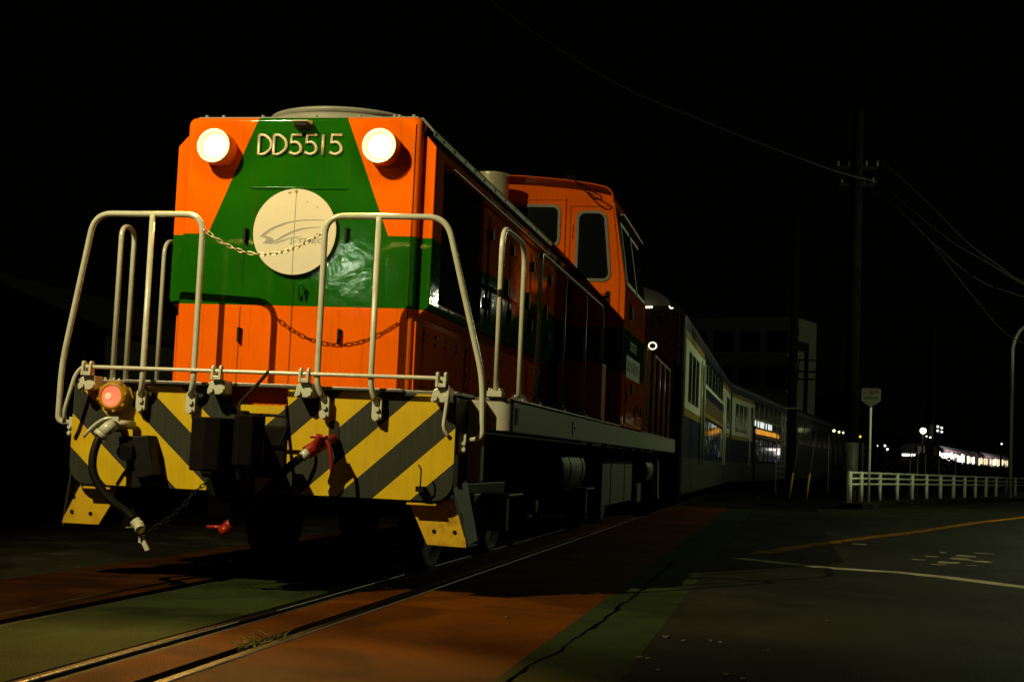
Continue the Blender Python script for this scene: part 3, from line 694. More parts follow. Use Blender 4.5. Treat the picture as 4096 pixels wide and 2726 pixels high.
# side hoop rails and long rails
def hoop(x, y0, y1, zt, r=.017, zb=1.165):
    h = part(MB().tube(arc_fillet([(x, y0, zb), (x, y0+.0, zt), (x, y1, zt), (x, y1, zb)], min(.16, abs(y1-y0)*.47), 10), r, 12), 'side_handrail', M_CREAM)
    for y in (y0, y1):
        f = MB().box(x-.045, y-.05, zb-.008, x+.045, y+.05, zb+.025)
        for dx in (-.03, .03):
            for dy in (-.035, .035): f.cyl((x+dx, y+dy, zb+.025), (x+dx, y+dy, zb+.042), .009, 6)
        part(f, 'rail_foot', M_CREAM, h, bevel=.003)
hoop(1.30, .42, 1.15, 2.175); hoop(-1.30, .745, .93, 2.205)
for s in (-1, 1):
    x = s*1.30
    pts = [(x, 1.40 if s < 0 else 1.77, 1.165), (x, 1.40 if s < 0 else 1.77, 2.215), (x, 5.08, 2.21), (x, 5.16, 2.12), (x, 5.16, 1.165)]
    h = part(MB().tube(arc_fillet(pts, .06 if s > 0 else .12, 6), .0155, 10), 'side_handrail', M_CREAM)
    for y in (2.89, 4.05): part(MB().cyl((x, y, 1.16), (x, y, 2.21), .0125, 10), 'rail_post', M_GREY, h)
    for y in (1.77, 2.89, 4.05, 5.16): part(MB().box(x-.035, y-.04, 1.150, x+.035, y+.04, 1.185).cyl((x, y, 1.185), (x, y, 1.215), .022, 8), 'rail_foot', M_GREY, h, bevel=.003)
    # rear end rails behind the cab
    h = part(MB().tube(arc_fillet([(x, 8.35, 1.165), (x, 8.35, 2.17), (x, 8.95, 2.17), (x, 8.95, 1.165)], .1), .016, 8), 'side_handrail', M_CHR)
    h = part(MB().tube(arc_fillet([(x, 9.35, 1.165), (x, 9.35, 2.19), (x, 9.75, 2.19), (x, 9.75, 1.165)], .1), .016, 8), 'side_handrail', M_CHR)
    h = part(MB().tube(arc_fillet([(x, 10.5, 1.165), (x, 10.5, 2.17), (x, 12.9, 2.14), (x, 12.9, 1.165)], .06), .016, 8), 'side_handrail', M_CHR)
    for y in (11.3, 12.1): part(MB().cyl((x, y, 1.16), (x, y, 2.15), .014, 8), 'rail_post', M_CHR, h)
# cab
CY0, CY1 = 6.0, 8.1
half = [(1.40, 1.15), (1.40, 2.50), (1.392, 2.58), (1.268, 3.33)]
for k in range(1, 8):
    a = math.pi/2*k/7*.86; half.append((1.268-.12+.12*math.cos(a), 3.345+.12*math.sin(a)))
half += [(1.05, 3.49), (.8, 3.525), (.4, 3.56), (0, 3.575)]
cabp = half+[(-p[0], p[1]) for p in reversed(half[:-1])]
cabo = loft([(CY0, cabp), (CY1, cabp)], 'cab', M_LIV, smooth=True)
roofp = [(p[0]*1.006, p[1]+.007) for p in cabp if p[1] > 3.30]
rp2 = roofp+[(p[0]*.994, p[1]-.009) for p in reversed(roofp)]
b = MB(); b.prism(rp2, 'y', CY0-.19, CY1+.19); part(b, 'cab_roof', M_LIV, cabo)
def rounded(cx0, cz0, cx1, cz1, r, tx=0, n=6):
    # window outline, tx = shift of the top edge in x (taper)
    P = []
    for (x, z, a0) in [(cx1-r, cz0+r, -90), (cx1-r, cz1-r, 0), (cx0+r, cz1-r, 90), (cx0+r, cz0+r, 180)]:
        for k in range(n+1):
            a = math.radians(a0+90*k/n); P.append([x+r*math.cos(a), z+r*math.sin(a)])
    for p in P:
        if p[0] > (cx0+cx1)/2: p[0] += tx*(p[1]-cz0)/(cz1-cz0)
    return [tuple(p) for p in P]
def ring(P, Q, y0, y1):
    b = MB(); n = len(P)
    b.v += [(p[0], y0, p[1]) for p in P]+[(p[0], y0-.0, p[1]) for p in Q]+[(p[0], y1, p[1]) for p in P]+[(p[0], y1, p[1]) for p in Q]
    for k in range(n):
        j = (k+1) % n; b.face([k, j, n+j, n+k]); b.face([2*n+k, 3*n+k, 3*n+j, 2*n+j]); b.face([k, 2*n+k, 2*n+j, j]); b.face([n+k, n+j, 3*n+j, 3*n+k])
    return b
for s in (-1, 1):
    for (x0, z0, x1, z1, tx, nm) in [(.20, 2.885, .735, 3.315, 0, 'cab_window'), (.893, 2.555, 1.262, 3.258, -.07, 'cab_window')]:
        P = [(s*p[0], p[1]) for p in rounded(x0, z0, x1, z1, .085, tx)]; Q = [(s*p[0], p[1]) for p in rounded(x0+.028, z0+.028, x1-.028, z1-.028, .062, tx)]
        w = part(ring(P, Q, CY0-.014, CY0+.002), nm, M_GASK, cabo)
        part(MB().prism(Q, 'y', CY0-.007, CY0-.002), 'pane', M_GLASS, w)
    # removable panel seam and door seam, shallow raised frame
    b = MB(); b.box(min(s*.779, s*.785), CY0-.02, 2.83, max(s*.779, s*.785), CY0, 3.385); b.box(min(s*.20, s*.785), CY0-.02, 2.823, max(s*.20, s*.785), CY0, 2.83)
    b.box(min(s*.2, s*.785), CY0-.012, 3.36, max(s*.2, s*.785), CY0, 3.366)
    part(b, 'panel_frame', M_LIV, cabo)
    b = MB(); 
    for (xa, za, xb, zb_) in [(1.258, 3.30, 1.345, 2.62), (1.345, 2.62, 1.345, 1.2), (.835, 3.30, .835, 1.2), (.835, 3.30, 1.258, 3.30)]:
        b.tube([(s*xa, CY0-.001, za), (s*xb, CY0-.001, zb_)], .0035, 4)
    part(b, 'door_seam', M_SEAM, cabo)
    part(MB().box(min(s*1.212, s*1.25), CY0-.02, 2.28, max(s*1.212, s*1.25), CY0, 2.46).tube([(s*1.235, CY0-.035, 2.41), (s*1.12, CY0-.045, 2.39)], .010, 6).tube([(s*1.22, CY0-.03, 2.435), (s*1.13, CY0-.03, 2.41)], .005, 6), 'door_handle', M_BLK, cabo)
    part(MB().box(min(s*.855, s*.862), CY0-.018, 2.98, max(s*.855, s*.862), CY0-.002, 3.12), 'hinge', M_LIV, cabo)
    # side windows follow the sloping upper wall
    def sidept(y, z, off):
        t_ = min(1, max(0, (z-2.58)/.75)); xx = 1.396-t_*.124+off; return (s*xx, y, z)
    for (ya, yb) in [(6.20, 6.98), (7.12, 7.92)]:
        for (nm2, o1, o2, ins, mt) in [('cab_side_window', -.004, .010, 0, M_GASK), ('pane', .010, .013, .045, M_GLASS)]:
            b = MB(); za, zb_ = 2.54+ins, 3.19-ins
            vs = [sidept(ya+ins, za, o1), sidept(yb-ins, za, o1), sidept(yb-ins, zb_, o1), sidept(ya+ins, zb_, o1), sidept(ya+ins, za, o2), sidept(yb-ins, za, o2), sidept(yb-ins, zb_, o2), sidept(ya+ins, zb_, o2)]
            b.add(vs, [(0,3,2,1),(4,5,6,7),(0,1,5,4),(1,2,6,5),(2,3,7,6),(3,0,4,7)])
            if nm2 == 'cab_side_window': wf = part(b, nm2, mt, cabo, bevel=.01)
            else: part(b, nm2, mt, wf)
    b = MB(); b.prism([(6.1, 3.245), (8.0, 3.245), (8.0, 3.23), (6.1, 3.23)], 'x', min(s*1.27, s*1.355), max(s*1.27, s*1.355)); part(b, 'side_awning', M_GASK, cabo)
    # cab side hatches, vents, bay box
    x0, x1 = sorted((s*1.401, s*1.409))
    for (ya, za, yb, zb_) in [(6.46, 2.22, 6.72, 2.40), (6.32, 1.18, 7.25, 1.60), (7.3, 1.2, 7.98, 1.56)]: part(MB().box(x0, ya, za, x1, yb, zb_), 'side_hatch', M_LIV, cabo, bevel=.003)
    x0b, x1b = sorted((s*1.41, s*1.425))
    for (ya, za) in [(6.75, 1.50), (6.9, 1.50), (6.38, 1.40), (7.45, 1.32), (7.75, 1.3), (7.15, 1.27)]: part(MB().box(x0b, ya, za, x1b, ya+.05, za+.09), 'hatch_latch', M_BLK, cabo)
    for (ya, za) in [(6.49, 2.24), (6.6, 2.24)]: part(MB().box(x0b, ya, za, x1b, ya+.03, za+.14), 'hatch_slot', M_BLK, cabo)
    bx = part(MB().box(min(s*.84, s*1.27), 5.45, 1.155, max(s*.84, s*1.27), 5.985, 1.72), 'equipment_box', M_ORG, cabo, bevel=.012)
    part(MB().box(min(s*.90, s*1.22), 5.440, 1.20, max(s*.90, s*1.22), 5.449, 1.66), 'box_lid', M_ORG, bx, bevel=.003)
    # number and nameplate
    x_ = s*1.403
    text_mesh('DD5515', .135, (x_, 6.95, 1.975), (math.pi/2, 0, s*math.pi/2), M_NUM, 'side_number', cabo, .001, 1.35)
    npx = sorted((s*1.4005, s*1.406))
    pl = part(MB().box(npx[0], 6.30, 1.645, npx[1], 7.60, 1.865), 'nameplate', paint('pale nameplate', (.42, .42, .32), .5, dirt=.15, wav=.1), cabo)
    text_mesh('総合車両製作所', .135, (s*1.4065, 6.95, 1.755), (math.pi/2, 0, s*math.pi/2), M_SEAM, 'plate_lettering', pl, .0004, 1.2)
# roof cable & horn
part(MB().cyl((.835, 5.79, 3.545), (.835, 5.9, 3.575), .02, 8).cyl((.79, 5.83, 3.565), (.88, 5.83, 3.565), .012, 8), 'roof_bracket', M_BLK, cabo)
part(MB().tube(arc_fillet([(.86, 5.79, 3.555), (.97, 5.79, 3.44), (1.09, 5.79, 3.335), (1.165, 5.80, 3.33), (1.16, 5.80, 3.365), (1.05, 5.8, 3.42), (.93, 5.79, 3.50)], .06), .007, 6), 'roof_cable', M_BLK, cabo)
# exhaust stack
part(MB().lathe([(.175, 0), (.175, .655), (.180, .672), (.164, .672), (.164, .2)], (.10, 5.60, 2.86), 'z', 36), 'exhaust_stack', paint('pale exhaust metal', (.62, .62, .42), .25, metal=.3, dirt=.3, wav=.6, scale=12))
# rear hood
rear = loft([(8.1, rrect(HW, 1.16, 2.84, .05)), (12.5, rrect(HW, 1.16, 2.84, .05))], 'rear_hood', M_LIV)
part(MB().box(-1.163, 12.95, .55, 1.163, 12.97, 1.13).box(-1.40, 8.1, 1.135, 1.40, 12.95, 1.15), 'rear_beam', M_CHK)
part(MB().box(-.12, 12.97, .62, .12, 13.45, .92), 'rear_coupler', M_BLK, bevel=.02)
# underframe, bogies, tanks
part(MB().box(-1.1, .5, .93, 1.1, 12.9, 1.12).box(-.35, .5, .80, .35, 12.9, .95), 'underframe', M_BLK)
for yc in (2.85, 10.1):
    bo = MB(); sf = []
    for s in (-1, 1):
        sf.append(MB().prism([(yc-1.55, .50), (yc-1.3, .62), (yc+1.3, .62), (yc+1.55, .50), (yc+1.3, .42), (yc+.5, .36), (yc-.5, .36), (yc-1.3, .42)], 'x', min(s*.76, s*.84), max(s*.76, s*.84)))
    bo.box(-.755, yc-.2, .45, .8, yc+.2, .75)
    bg_ = part(bo, 'bogie', M_BLK, bevel=.015)
    for q in sf: part(q, 'side_frame', M_BLK, bg_, bevel=.015)
    for dy in (-1.02, 1.02):
        wb = MB()
        for s in (-1, 1): wb.lathe([(.0, 0), (.09, 0), (.10, .02), (.36, .03), (.36, -.02), (.43, -.0), (.43, .06), (.455, .10), (.455, .125), (.0, .125)] if s < 0 else [(.0, 0), (.09, 0), (.10, -.02), (.36, -.03), (.36, .02), (.43, 0), (.43, -.06), (.455, -.10), (.455, -.125), (0, -.125)], (s*.60, yc+dy, .432), 'x', 36)
        wb.cyl((-.55, yc+dy, .432), (.55, yc+dy, .432), .08)
        part(wb, 'wheelset', M_DUSTY, bg_)
        for s in (-1, 1):
            ab = MB().cbox((s*.87, yc+dy, .43), (.10, .26, .24)); ab.lathe([(.0, s*.08), (.08, s*.08), (.09, s*.05), (.09, 0)], (s*.90, yc+dy, .43), 'x', 16)
            part(ab, 'axle_box', M_UND, bg_, bevel=.01)
for s in (-1, 1):
    part(MB().tube([(s*1.0, 3.75, .72), (s*1.0, 3.82, .72), (s*1.0, 5.05, .72), (s*1.0, 5.12, .72)], [.17, .21, .21, .17], 24), 'air_tank', M_STP)
    part(MB().tube([(s*1.0, 4.15, .72+.0), (s*1.0, 4.18, .72)], .216, 24).box(min(s*.9, s*1.05), 4.14, .9, max(s*.9, s*1.05), 4.19, .95).tube([(s*1.0, 4.85, .72), (s*1.0, 4.88, .72)], .216, 24), 'tank_strap', M_BLK)
    part(MB().box(min(s*.85, s*1.10), 1.94, .29, max(s*.85, s*1.10), 2.02, .53).box(min(s*.85, s*1.12), 1.92, .53, max(s*.85, s*1.12), 2.45, .55), 'foot_step', M_UND, bevel=.006)
    part(MB().box(min(s*.85, s*1.10), 5.95, .28, max(s*.85, s*1.10), 6.03, .52).box(min(s*.85, s*1.12), 5.85, .52, max(s*.85, s*1.12), 6.4, .535), 'foot_step', M_UND, bevel=.006)
    part(MB().box(min(s*.6, s*1.10), 7.14, .32, max(s*.6, s*1.10), 7.85, .81).box(min(s*.6, s*1.10), 7.93, .32, max(s*.6, s*1.10), 9.23, .81).box(min(s*.6, s*1.10), 9.31, .32, max(s*.6, s*1.10), 10.1, .81), 'battery_box', M_UND, bevel=.01)
    part(MB().box(min(s*.9, s*1.1), 10.8, .28, max(s*.9, s*1.1), 11.3, .52), 'foot_step', M_UND, bevel=.006)
    part(MB().tube([(s*1.0, 11.3, .70), (s*1.0, 12.3, .70)], .17, 20), 'air_tank', M_UND)
    part(MB().prism([(12.55, .93), (12.68, .93), (12.9, .32), (12.98, .30), (12.90, .28), (12.78, .30)], 'x', min(s*1.12, s*1.2), max(s*1.12, s*1.2)), 'corner_step', M_GREY)
    bb = MB()
    for y in (4.2, 5.2, 6.2, 7.4, 8.3, 9.3): bb.box(min(s*1.33, s*1.38), y, .935, max(s*1.33, s*1.38), y+.12, .960)
    part(bb, 'sill_bracket', M_UND)
# ------------------------------------------------------------------ passenger train behind
M_SIL = paint('stainless steel', (.06, .06, .05), .4, metal=.5, dirt=.3, dcol=(.15, .13, .1), wav=.15, scale=3)
M_CRM = paint('cream coach side', (.78, .80, .62), .6, dirt=.1, wav=.1)
M_NAVY = paint('navy coach stripe', (.008, .010, .035), .5, dirt=.1, wav=.1)
M_OLV = paint('yellow coach stripe', (.32, .24, .01), .35, dirt=.1, wav=.1)
M_BRN = paint('brown coach panel', (.14, .10, .035), .4, dirt=.1, wav=.1)
M_DCR = paint('dull coach side', (.035, .035, .028), .5, dirt=.2, wav=0)
M_ENDB = paint('glossy dark end', (.010, .010, .006), .09, dirt=.2, dcol=(.04, .025, .01), wav=.3, scale=3)
M_RFD = paint('dark coach roof', (.05, .05, .04), .5, dirt=.3, wav=.1)
M_LED = emit('lit ring', (1, .95, .7), 1.6)
M_WREFL = emit('painted light reflection', (.9, 1, .9), 1.2)  # white emission standing in for station lights reflected on the coach side
M_WDIM = emit('dim painted light reflection', (.75, .7, 1), .035)
M_WMIX = NT('coach pane with painted reflections'); M_WMIX.b.inputs['Base Color'].default_value = (.01, .012, .01, 1); M_WMIX.b.inputs['Roughness'].default_value = .05  # noise-coloured emission imitates lights reflected in the lower panes
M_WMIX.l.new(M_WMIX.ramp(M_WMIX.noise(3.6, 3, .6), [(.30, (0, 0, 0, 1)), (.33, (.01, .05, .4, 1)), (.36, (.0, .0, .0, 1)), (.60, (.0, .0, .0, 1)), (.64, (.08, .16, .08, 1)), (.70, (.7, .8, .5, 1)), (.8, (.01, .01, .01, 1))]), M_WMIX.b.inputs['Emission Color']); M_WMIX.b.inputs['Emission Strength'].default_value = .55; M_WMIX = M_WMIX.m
M_ORGL = NT('orange reflection glow'); M_ORGL.l.new(M_ORGL.ramp(M_ORGL.noise(2.6, 3, .6), [(.3, (.12, .03, 0, 1)), (.5, (.9, .33, .01, 1)), (.7, (1, .55, .06, 1))]), M_ORGL.b.inputs['Emission Color']); M_ORGL.b.inputs['Emission Strength'].default_value = .85; M_ORGL = M_ORGL.m  # orange emission imitates station light reflected along the coach side
M_CGL = glass('coach glass', rough=.22); M_CGL.node_tree.nodes['Principled BSDF'].inputs['Specular IOR Level'].default_value = .15
for q in (M_SIL, M_CRM, M_NAVY, M_OLV, M_BRN, M_RFD, M_DCR): q.node_tree.nodes['Principled BSDF'].inputs['Specular IOR Level'].default_value = .08
def coach(L, decks, label, x, y, rz, lit=0, loc_grp='coaches of the double-deck train'):  # lit adds glowing strips that stand in for reflected station lights
    t = thing('double_deck_coach' if decks == 2 else 'passenger_coach', label, 'train car', (x, y, 0), rz, loc_grp)
    mats = [M_SIL, M_NAVY, M_OLV, M_CRM, M_BRN, M_RFD, M_BLK] if decks == 2 else [M_DCR, M_NAVY, M_DCR, M_DCR, M_BRN, M_RFD, M_BLK]
    b = MB(); w = 1.45
    ends = [(.06, 4.0), (L-4.0, L-.06)] if decks == 2 else [(.06, L-.06)]
    bandE = [(.34, .90, 0), (.90, 1.54, 1), (1.54, 1.66, 2), (1.66, 2.73, 3), (2.73, 2.85, 2), (2.85, 3.0, 1)]
    bandM = [(.34, .88, 0), (.88, 1.72, 1), (1.72, 1.79, 2), (1.79, 2.09, 4), (2.09, 2.27, 1), (2.27, 2.76, 3), (2.76, 3.0, 1)]
    secs = [(a, c, bandE) for a, c in ends]+([(4.0, 4.9, bandE), (4.9, L-4.9, bandM), (L-4.9, L-4.0, bandE)] if decks == 2 else [])
    for s in (-1, 1):
        for (a, c, bands) in secs:
            for (z0, z1, mi) in bands: b.add([(s*w, a, z0), (s*w, c, z0), (s*w, c, z1), (s*w, a, z1)], [(0, 1, 2, 3)], mi)
    # rounded corners at both ends
    n = 5
    for ye, dr in ((0.0, 1), (L, -1)):
        for s in (-1, 1):
            for k in range(n):
                a0, a1 = math.pi/2*k/n, math.pi/2*(k+1)/n
                p = [(s*(w-.13+.13*math.cos(a)), ye+dr*(.06+.13*(1-math.sin(a))-.13)) for a in (a0, a1)]
                b.add([(p[0][0], p[0][1], .34), (p[1][0], p[1][1], .34), (p[1][0], p[1][1], 3.05), (p[0][0], p[0][1], 3.05)], [(0, 1, 2, 3)], 0, True)
    # roof
    pr = [(w, 3.0), (w-.03, 3.10), (1.32, 3.22), (1.1, 3.36), (.8, 3.46), (.4, 3.52), (0, 3.54)]
    pr = pr+[(-p[0], p[1]) for p in reversed(pr[:-1])]
    b.v += [(p[0], .03, p[1]) for p in pr]+[(p[0], L-.03, p[1]) for p in pr]; q = len(b.v)-2*len(pr)
    for k in range(len(pr)-1): b.face([q+k, q+k+1, q+len(pr)+k+1, q+len(pr)+k], 5, True)
    b.face([q+k for k in range(len(pr))], 5)
    b.face([q+len(pr)+k for k in range(len(pr))], 5)
    b.box(-1.40, .1, .30, 1.40, L-.1, .34, 6)
    body = b.build('coach_body', mats, t, fix=False)
    # windows
    def win(a, c, z0, z1, mat=M_CGL):
        for s in (-1, 1):
            f = MB().box(min(s*1.4505, s*1.456), a, z0, max(s*1.4505, s*1.456), c, z1).build('window', M_BLK, t)
            f2 = MB().box(min(s*1.4565, s*1.459), a+.03, z0+.03, max(s*1.4565, s*1.459), c-.03, z1-.03).build('pane', mat, f)
    if decks == 2:
        for base, sg in ((0, 1), (L, -1)):
            for (a, c) in [(.78, 1.45), (1.66, 2.42), (2.62, 3.42)]:
                p, q_ = base+sg*a, base+sg*c; win(min(p, q_), max(p, q_), 1.78, 2.58)
            for s in (-1, 1):
                d = MB().box(min(s*1.452, s*1.462), min(base+sg*4.05, base+sg*4.85), .90, max(s*1.452, s*1.462), max(base+sg*4.05, base+sg*4.85), 2.62).build('door', M_NAVY, t)
                MB().box(min(s*1.463, s*1.466), min(base+sg*4.2, base+sg*4.7), 1.55, max(s*1.463, s*1.466), max(base+sg*4.2, base+sg*4.7), 2.45).build('door_glass', M_CGL, d)
                b = MB()
                for yy in (3.96, 4.94): b.tube([(s*1.475, base+sg*yy, .80), (s*1.475, base+sg*yy, 2.66)], .016, 8)
                b.build('door_handrail', M_CHR, t)
        n = 6; st = (L-9.8-.5)/n
        for k in range(n):
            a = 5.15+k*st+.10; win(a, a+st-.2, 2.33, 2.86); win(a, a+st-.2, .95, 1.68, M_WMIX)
        if lit:  # reflections on the glossy side, built as glowing strips
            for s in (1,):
                MB().box(1.4565, 5.3, 1.84, 1.462, L-5.8, 1.99).build('reflection_glow', M_ORGL, t)
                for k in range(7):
                    MB().box(1.4565, 5.35+k*.75, 2.06, 1.462, 5.35+k*.75+random.uniform(.2, .6), 2.25).build('reflection_glow', M_WREFL, t)
    else:
        for k in range(6):
            a = .9+k*(L-1.6)/6; win(a, a+(L-1.6)/6-.5, 1.78, 2.58)
    # ends
    e = MB().box(-1.30, -.075, .9, 1.30, -.06, 3.12).build('end_wall', M_ENDB, t, bevel=.004)
    g_ = MB().box(-.52, -.16, 1.0, .52, -.08, 2.95).build('gangway_bellows', M_RUB, t, bevel=.03)
    # bogies and skirts
    for yb in (2.2, L-2.2):
        bo = MB().box(-.84, yb-.15, .42, .84, yb+.15, .56).build('bogie', M_BLK, t)
        for s in (-1, 1):
            MB().box(min(s*.85, s*.95), yb-1.3, .40, max(s*.85, s*.95), yb+1.3, .58).build('side_frame', M_BLK, bo)
            for dy in (-.95, .95): MB().lathe([(0, .03*s), (.38, .03*s), (.41, 0), (.41, -.1*s), (0, -.1*s)], (s*.62, yb+dy, .41), 'x', 24).build('wheel', M_BLK, bo)
    return t
c1 = coach(18.4, 2, 'double-deck coach with blue and yellow stripes coupled right behind the locomotive', 0, 14.0, 0)
# roof-end dome lights and the lit ring on the end wall facing the locomotive
b = MB(); b.tube([(.74, -.17, 3.150), (.93, -.17, 3.165)], .016, 8); b.build('end_light', M_LED, c1)
b = MB(); b.tube(arc_fillet([(1.185, -.17, 3.185), (1.20, -.17, 3.150), (1.245, -.17, 3.155)], .02), .010, 6); b.build('end_light', M_LED, c1)
b = MB(); b.tube([(.945+.058*math.cos(k*math.pi/12), -.10, 2.575+.052*math.sin(k*math.pi/12)) for k in range(24)], .0095, 6, closed=True); b.build('lit_ring', M_LED, c1)
b = MB(); b.lathe([(.0, .0), (1.0, .0), (1.02, -.02), (1.0, -.05), (.8, -.02), (0, .02)], (0, -.02, 0), 'y', 8) if False else None
MB().prism([(-1.2, 3.20), (1.2, 3.20), (1.16, 3.30), (1.02, 3.40), (.8, 3.475), (.4, 3.535), (0, 3.55), (-.4, 3.535), (-.8, 3.475), (-1.02, 3.40), (-1.16, 3.30)], 'y', -.06, .03).build('roof_end', M_LGREY, c1)
def nxt(x, y, a, L): return x-0*L+math.sin(a)*L, y+math.cos(a)*L
th = .10; x0, y0 = 0, 33.0
c2 = coach(18.4, 2, 'second double-deck coach with white and orange reflections painted on as glow', .02, 33.0, -th, lit=1)
p = nxt(.02, 33.0, th, 19.0)
c3 = coach(18.4, 1, 'dark single-deck coach just beyond the second double-deck coach', p[0], p[1], -.115)
p = nxt(p[0], p[1], .115, 19.0)
c4 = coach(18.4, 1, 'farthest dark coach of the curving train, behind the bus stop sign', p[0], p[1], -.15)
# ------------------------------------------------------------------ the lit commuter train at the far right
M_PALE = paint('pale train body', (.20, .18, .175), .4, metal=.3, dirt=.2, wav=0)
M_LW = emit('lit train window', (1, .80, .48), 1.8); M_LW2 = emit('bright cabin window', (.98, .96, 1), 6)
def lit_car(x, y, rz, L, label, bright, z=0):
    t = thing('commuter_train_car', label, 'train car', (x, y, z), rz, 'cars of the lit commuter train')
    pr = [(1.35, 2.6), (1.3, 2.8), (.9, 3.02), (0, 3.08), (-.9, 3.02), (-1.3, 2.8), (-1.35, 2.6), (-1.35, .8), (1.35, .8)]
    MB().prism(pr, 'y', 0, L).build('car_body', M_PALE, t)
    n = 17
    for k in range(n):
        a = .5+k*(L-1)/n; m_ = M_LW2 if random.random() < bright else M_LW
        if random.random() < .12: continue
        MB().box(1.352, a+.12, 1.75+random.uniform(0, .2), 1.362, a+(L-1)/n-random.uniform(.35, .8), 2.5+random.uniform(-.1, .08)).build('window', m_, t)
    MB().box(1.352, .3, 2.64, 1.366, L-.3, 2.70).build('stripe', paint('pink stripe', (.6, .25, .3), .5, wav=0), t)
    return t
lit_car(12.6, 101, -math.atan2(5.8, 24.6), 24.5, 'bright lit commuter train car at the left of the far station pair', .75, -.1)
lit_car(18.6, 126.2, -math.atan2(5.3, 18), 19, 'dimmer lit commuter train car farthest right, near the curved lamp post', .15, -.1)
# station canopy left of it
t = thing('station_platform', 'low lit platform building left of the commuter train', 'platform', (9.6, 80, 0))
MB().box(.2, 0, 1.96, 1.08, 4, 2.04).build('canopy', M_PALE, t)
MB().box(.22, .3, 1.78, 1.06, .35, 1.90).build('lit_wall', emit('lit platform wall', (1, .93, .8), 3), t)
for x in (.40, .77): MB().box(x, .1, 2.04, x+.06, .2, 2.50).build('post', M_PALE, t)
t = thing('station_hut', 'pale lit hut beside the near end of the commuter train', 'hut', (10.85, 82, 0))
MB().box(-.0, 0, .6, .72, 2, 2.42).build('hut_wall', paint('pale hut wall', (.5, .45, .38), .7, wav=0), t)
for x in (.16, .44): MB().box(x, -.02, 1.2, x+.14, -.003, 2.1).build('doorway', M_SEAM, t)
spot('station_light', (11.5, 76, 3.4), (11, 82, 2.0), 90, (1, .9, .8), 70, .6, .15)
spot('station_light', (20.5, 103, 4.2), (16.5, 110, 2.2), 4200, (1, .96, .97), 110, .6, .2)
spot('station_light', (25.5, 128, 4.4), (22.5, 136, 2.2), 1800, (1, .95, .96), 110, .6, .2)
# hedge in front of the station
def hz(x):
    K = [(5, 1.3), (7.5, 1.62), (8.2, 1.6), (9.6, 1.74), (10.1, 1.66), (10.7, 1.54), (11.5, 1.36), (13, 1.34), (17, 1.3)]
    for (a, p), (b, q) in zip(K[:-1], K[1:]):
        if x <= b: return p+(q-p)*max(0, (x-a)/(b-a))
    return 1.3
def leafmass(name, x0, y0, x1, y1, z, d, n, mat, label, cat, sz=.16):
    b = MB()
    for k in range(n):
        t_ = random.random(); x = x0+(x1-x0)*t_+random.gauss(0, d*.4); y = y0+(y1-y0)*t_+random.gauss(0, d*.4)
        top = hz(x)*(1+.04*math.sin(t_*37)+.03*math.sin(t_*91+1))*(1 if z > 1.4 else .8)-.08; zz = random.random()**.6*top
        v = [Vector((random.gauss(0, 1), random.gauss(0, 1), random.gauss(0, 1))).normalized()*sz*random.uniform(.5, 1) for _ in range(3)]
        b.add([(x+q.x, y+q.y, max(.0, zz+q.z)) for q in v], [(0, 1, 2)])
    o = b.build(name, mat, fix=False); tag(o, label, cat); return o
M_LEAF = paint('night foliage', (.012, .018, .006), .7, dirt=.4, dcol=(.02, .025, .012), wav=0)
leafmass('hedge', 9.2, 62, 15.0, 66, 1.45, .8, 7000, M_LEAF, 'dark hedge in front of the lit commuter train', 'hedge')
leafmass('bush', 5.5, 52, 9.2, 60, 1.3, .9, 3000, M_LEAF, 'dark bushes behind the guard rail right of the bus stop sign', 'bush')
# ------------------------------------------------------------------ guard rail along the pavement
M_GR = paint('white guard rail paint', (.80, .80, .68), .45, dirt=.2, dcol=(.12, .11, .08), wav=.2)
kb = MB().prism([(4.2, 23.7), (4.6, 23.35), (5.3, 25.9), (5.9, 28.5), (8.6, 36.7), (12.2, 46.7), (22, 83), (18, 84), (10.5, 48), (7.2, 38), (4.6, 30)], 'z', -.1, .10).build('pavement', MG_OLD); tag(kb, kind='structure')
GP = [(4.37, 24.3), (4.71, 26.1), (5.26, 28.2), (5.82, 30.2), (6.34, 31.9), (6.87, 33.6), (7.42, 35.3), (7.97, 37.0), (8.50, 38.7), (9.03, 40.4), (9.6, 42.2), (10.2, 44.2), (10.85, 46.4), (11.5, 48.6), (12.3, 51.2), (13.1, 54)]
t = thing('guard_rail', 'white three-bar pipe guard rail on posts along the roadside', 'guard rail', (4.37, 24.3, .1))
def L_(p): return (p[0]-4.37, p[1]-24.3, p[2]-.1)
for i, (x, y) in enumerate(GP):
    r = .058 if i == 0 else .050
    MB().tube([L_((x, y, .08)), L_((x, y, .765)), L_((x, y, .785))], [r, r, r*.5], 14).build('post', M_GR, t)
for z in (.755, .625, .495):
    MB().tube([L_((x-.02, y-.075, z-.0)) for (x, y) in GP], .025, 10).build('pipe_rail', M_GR, t)
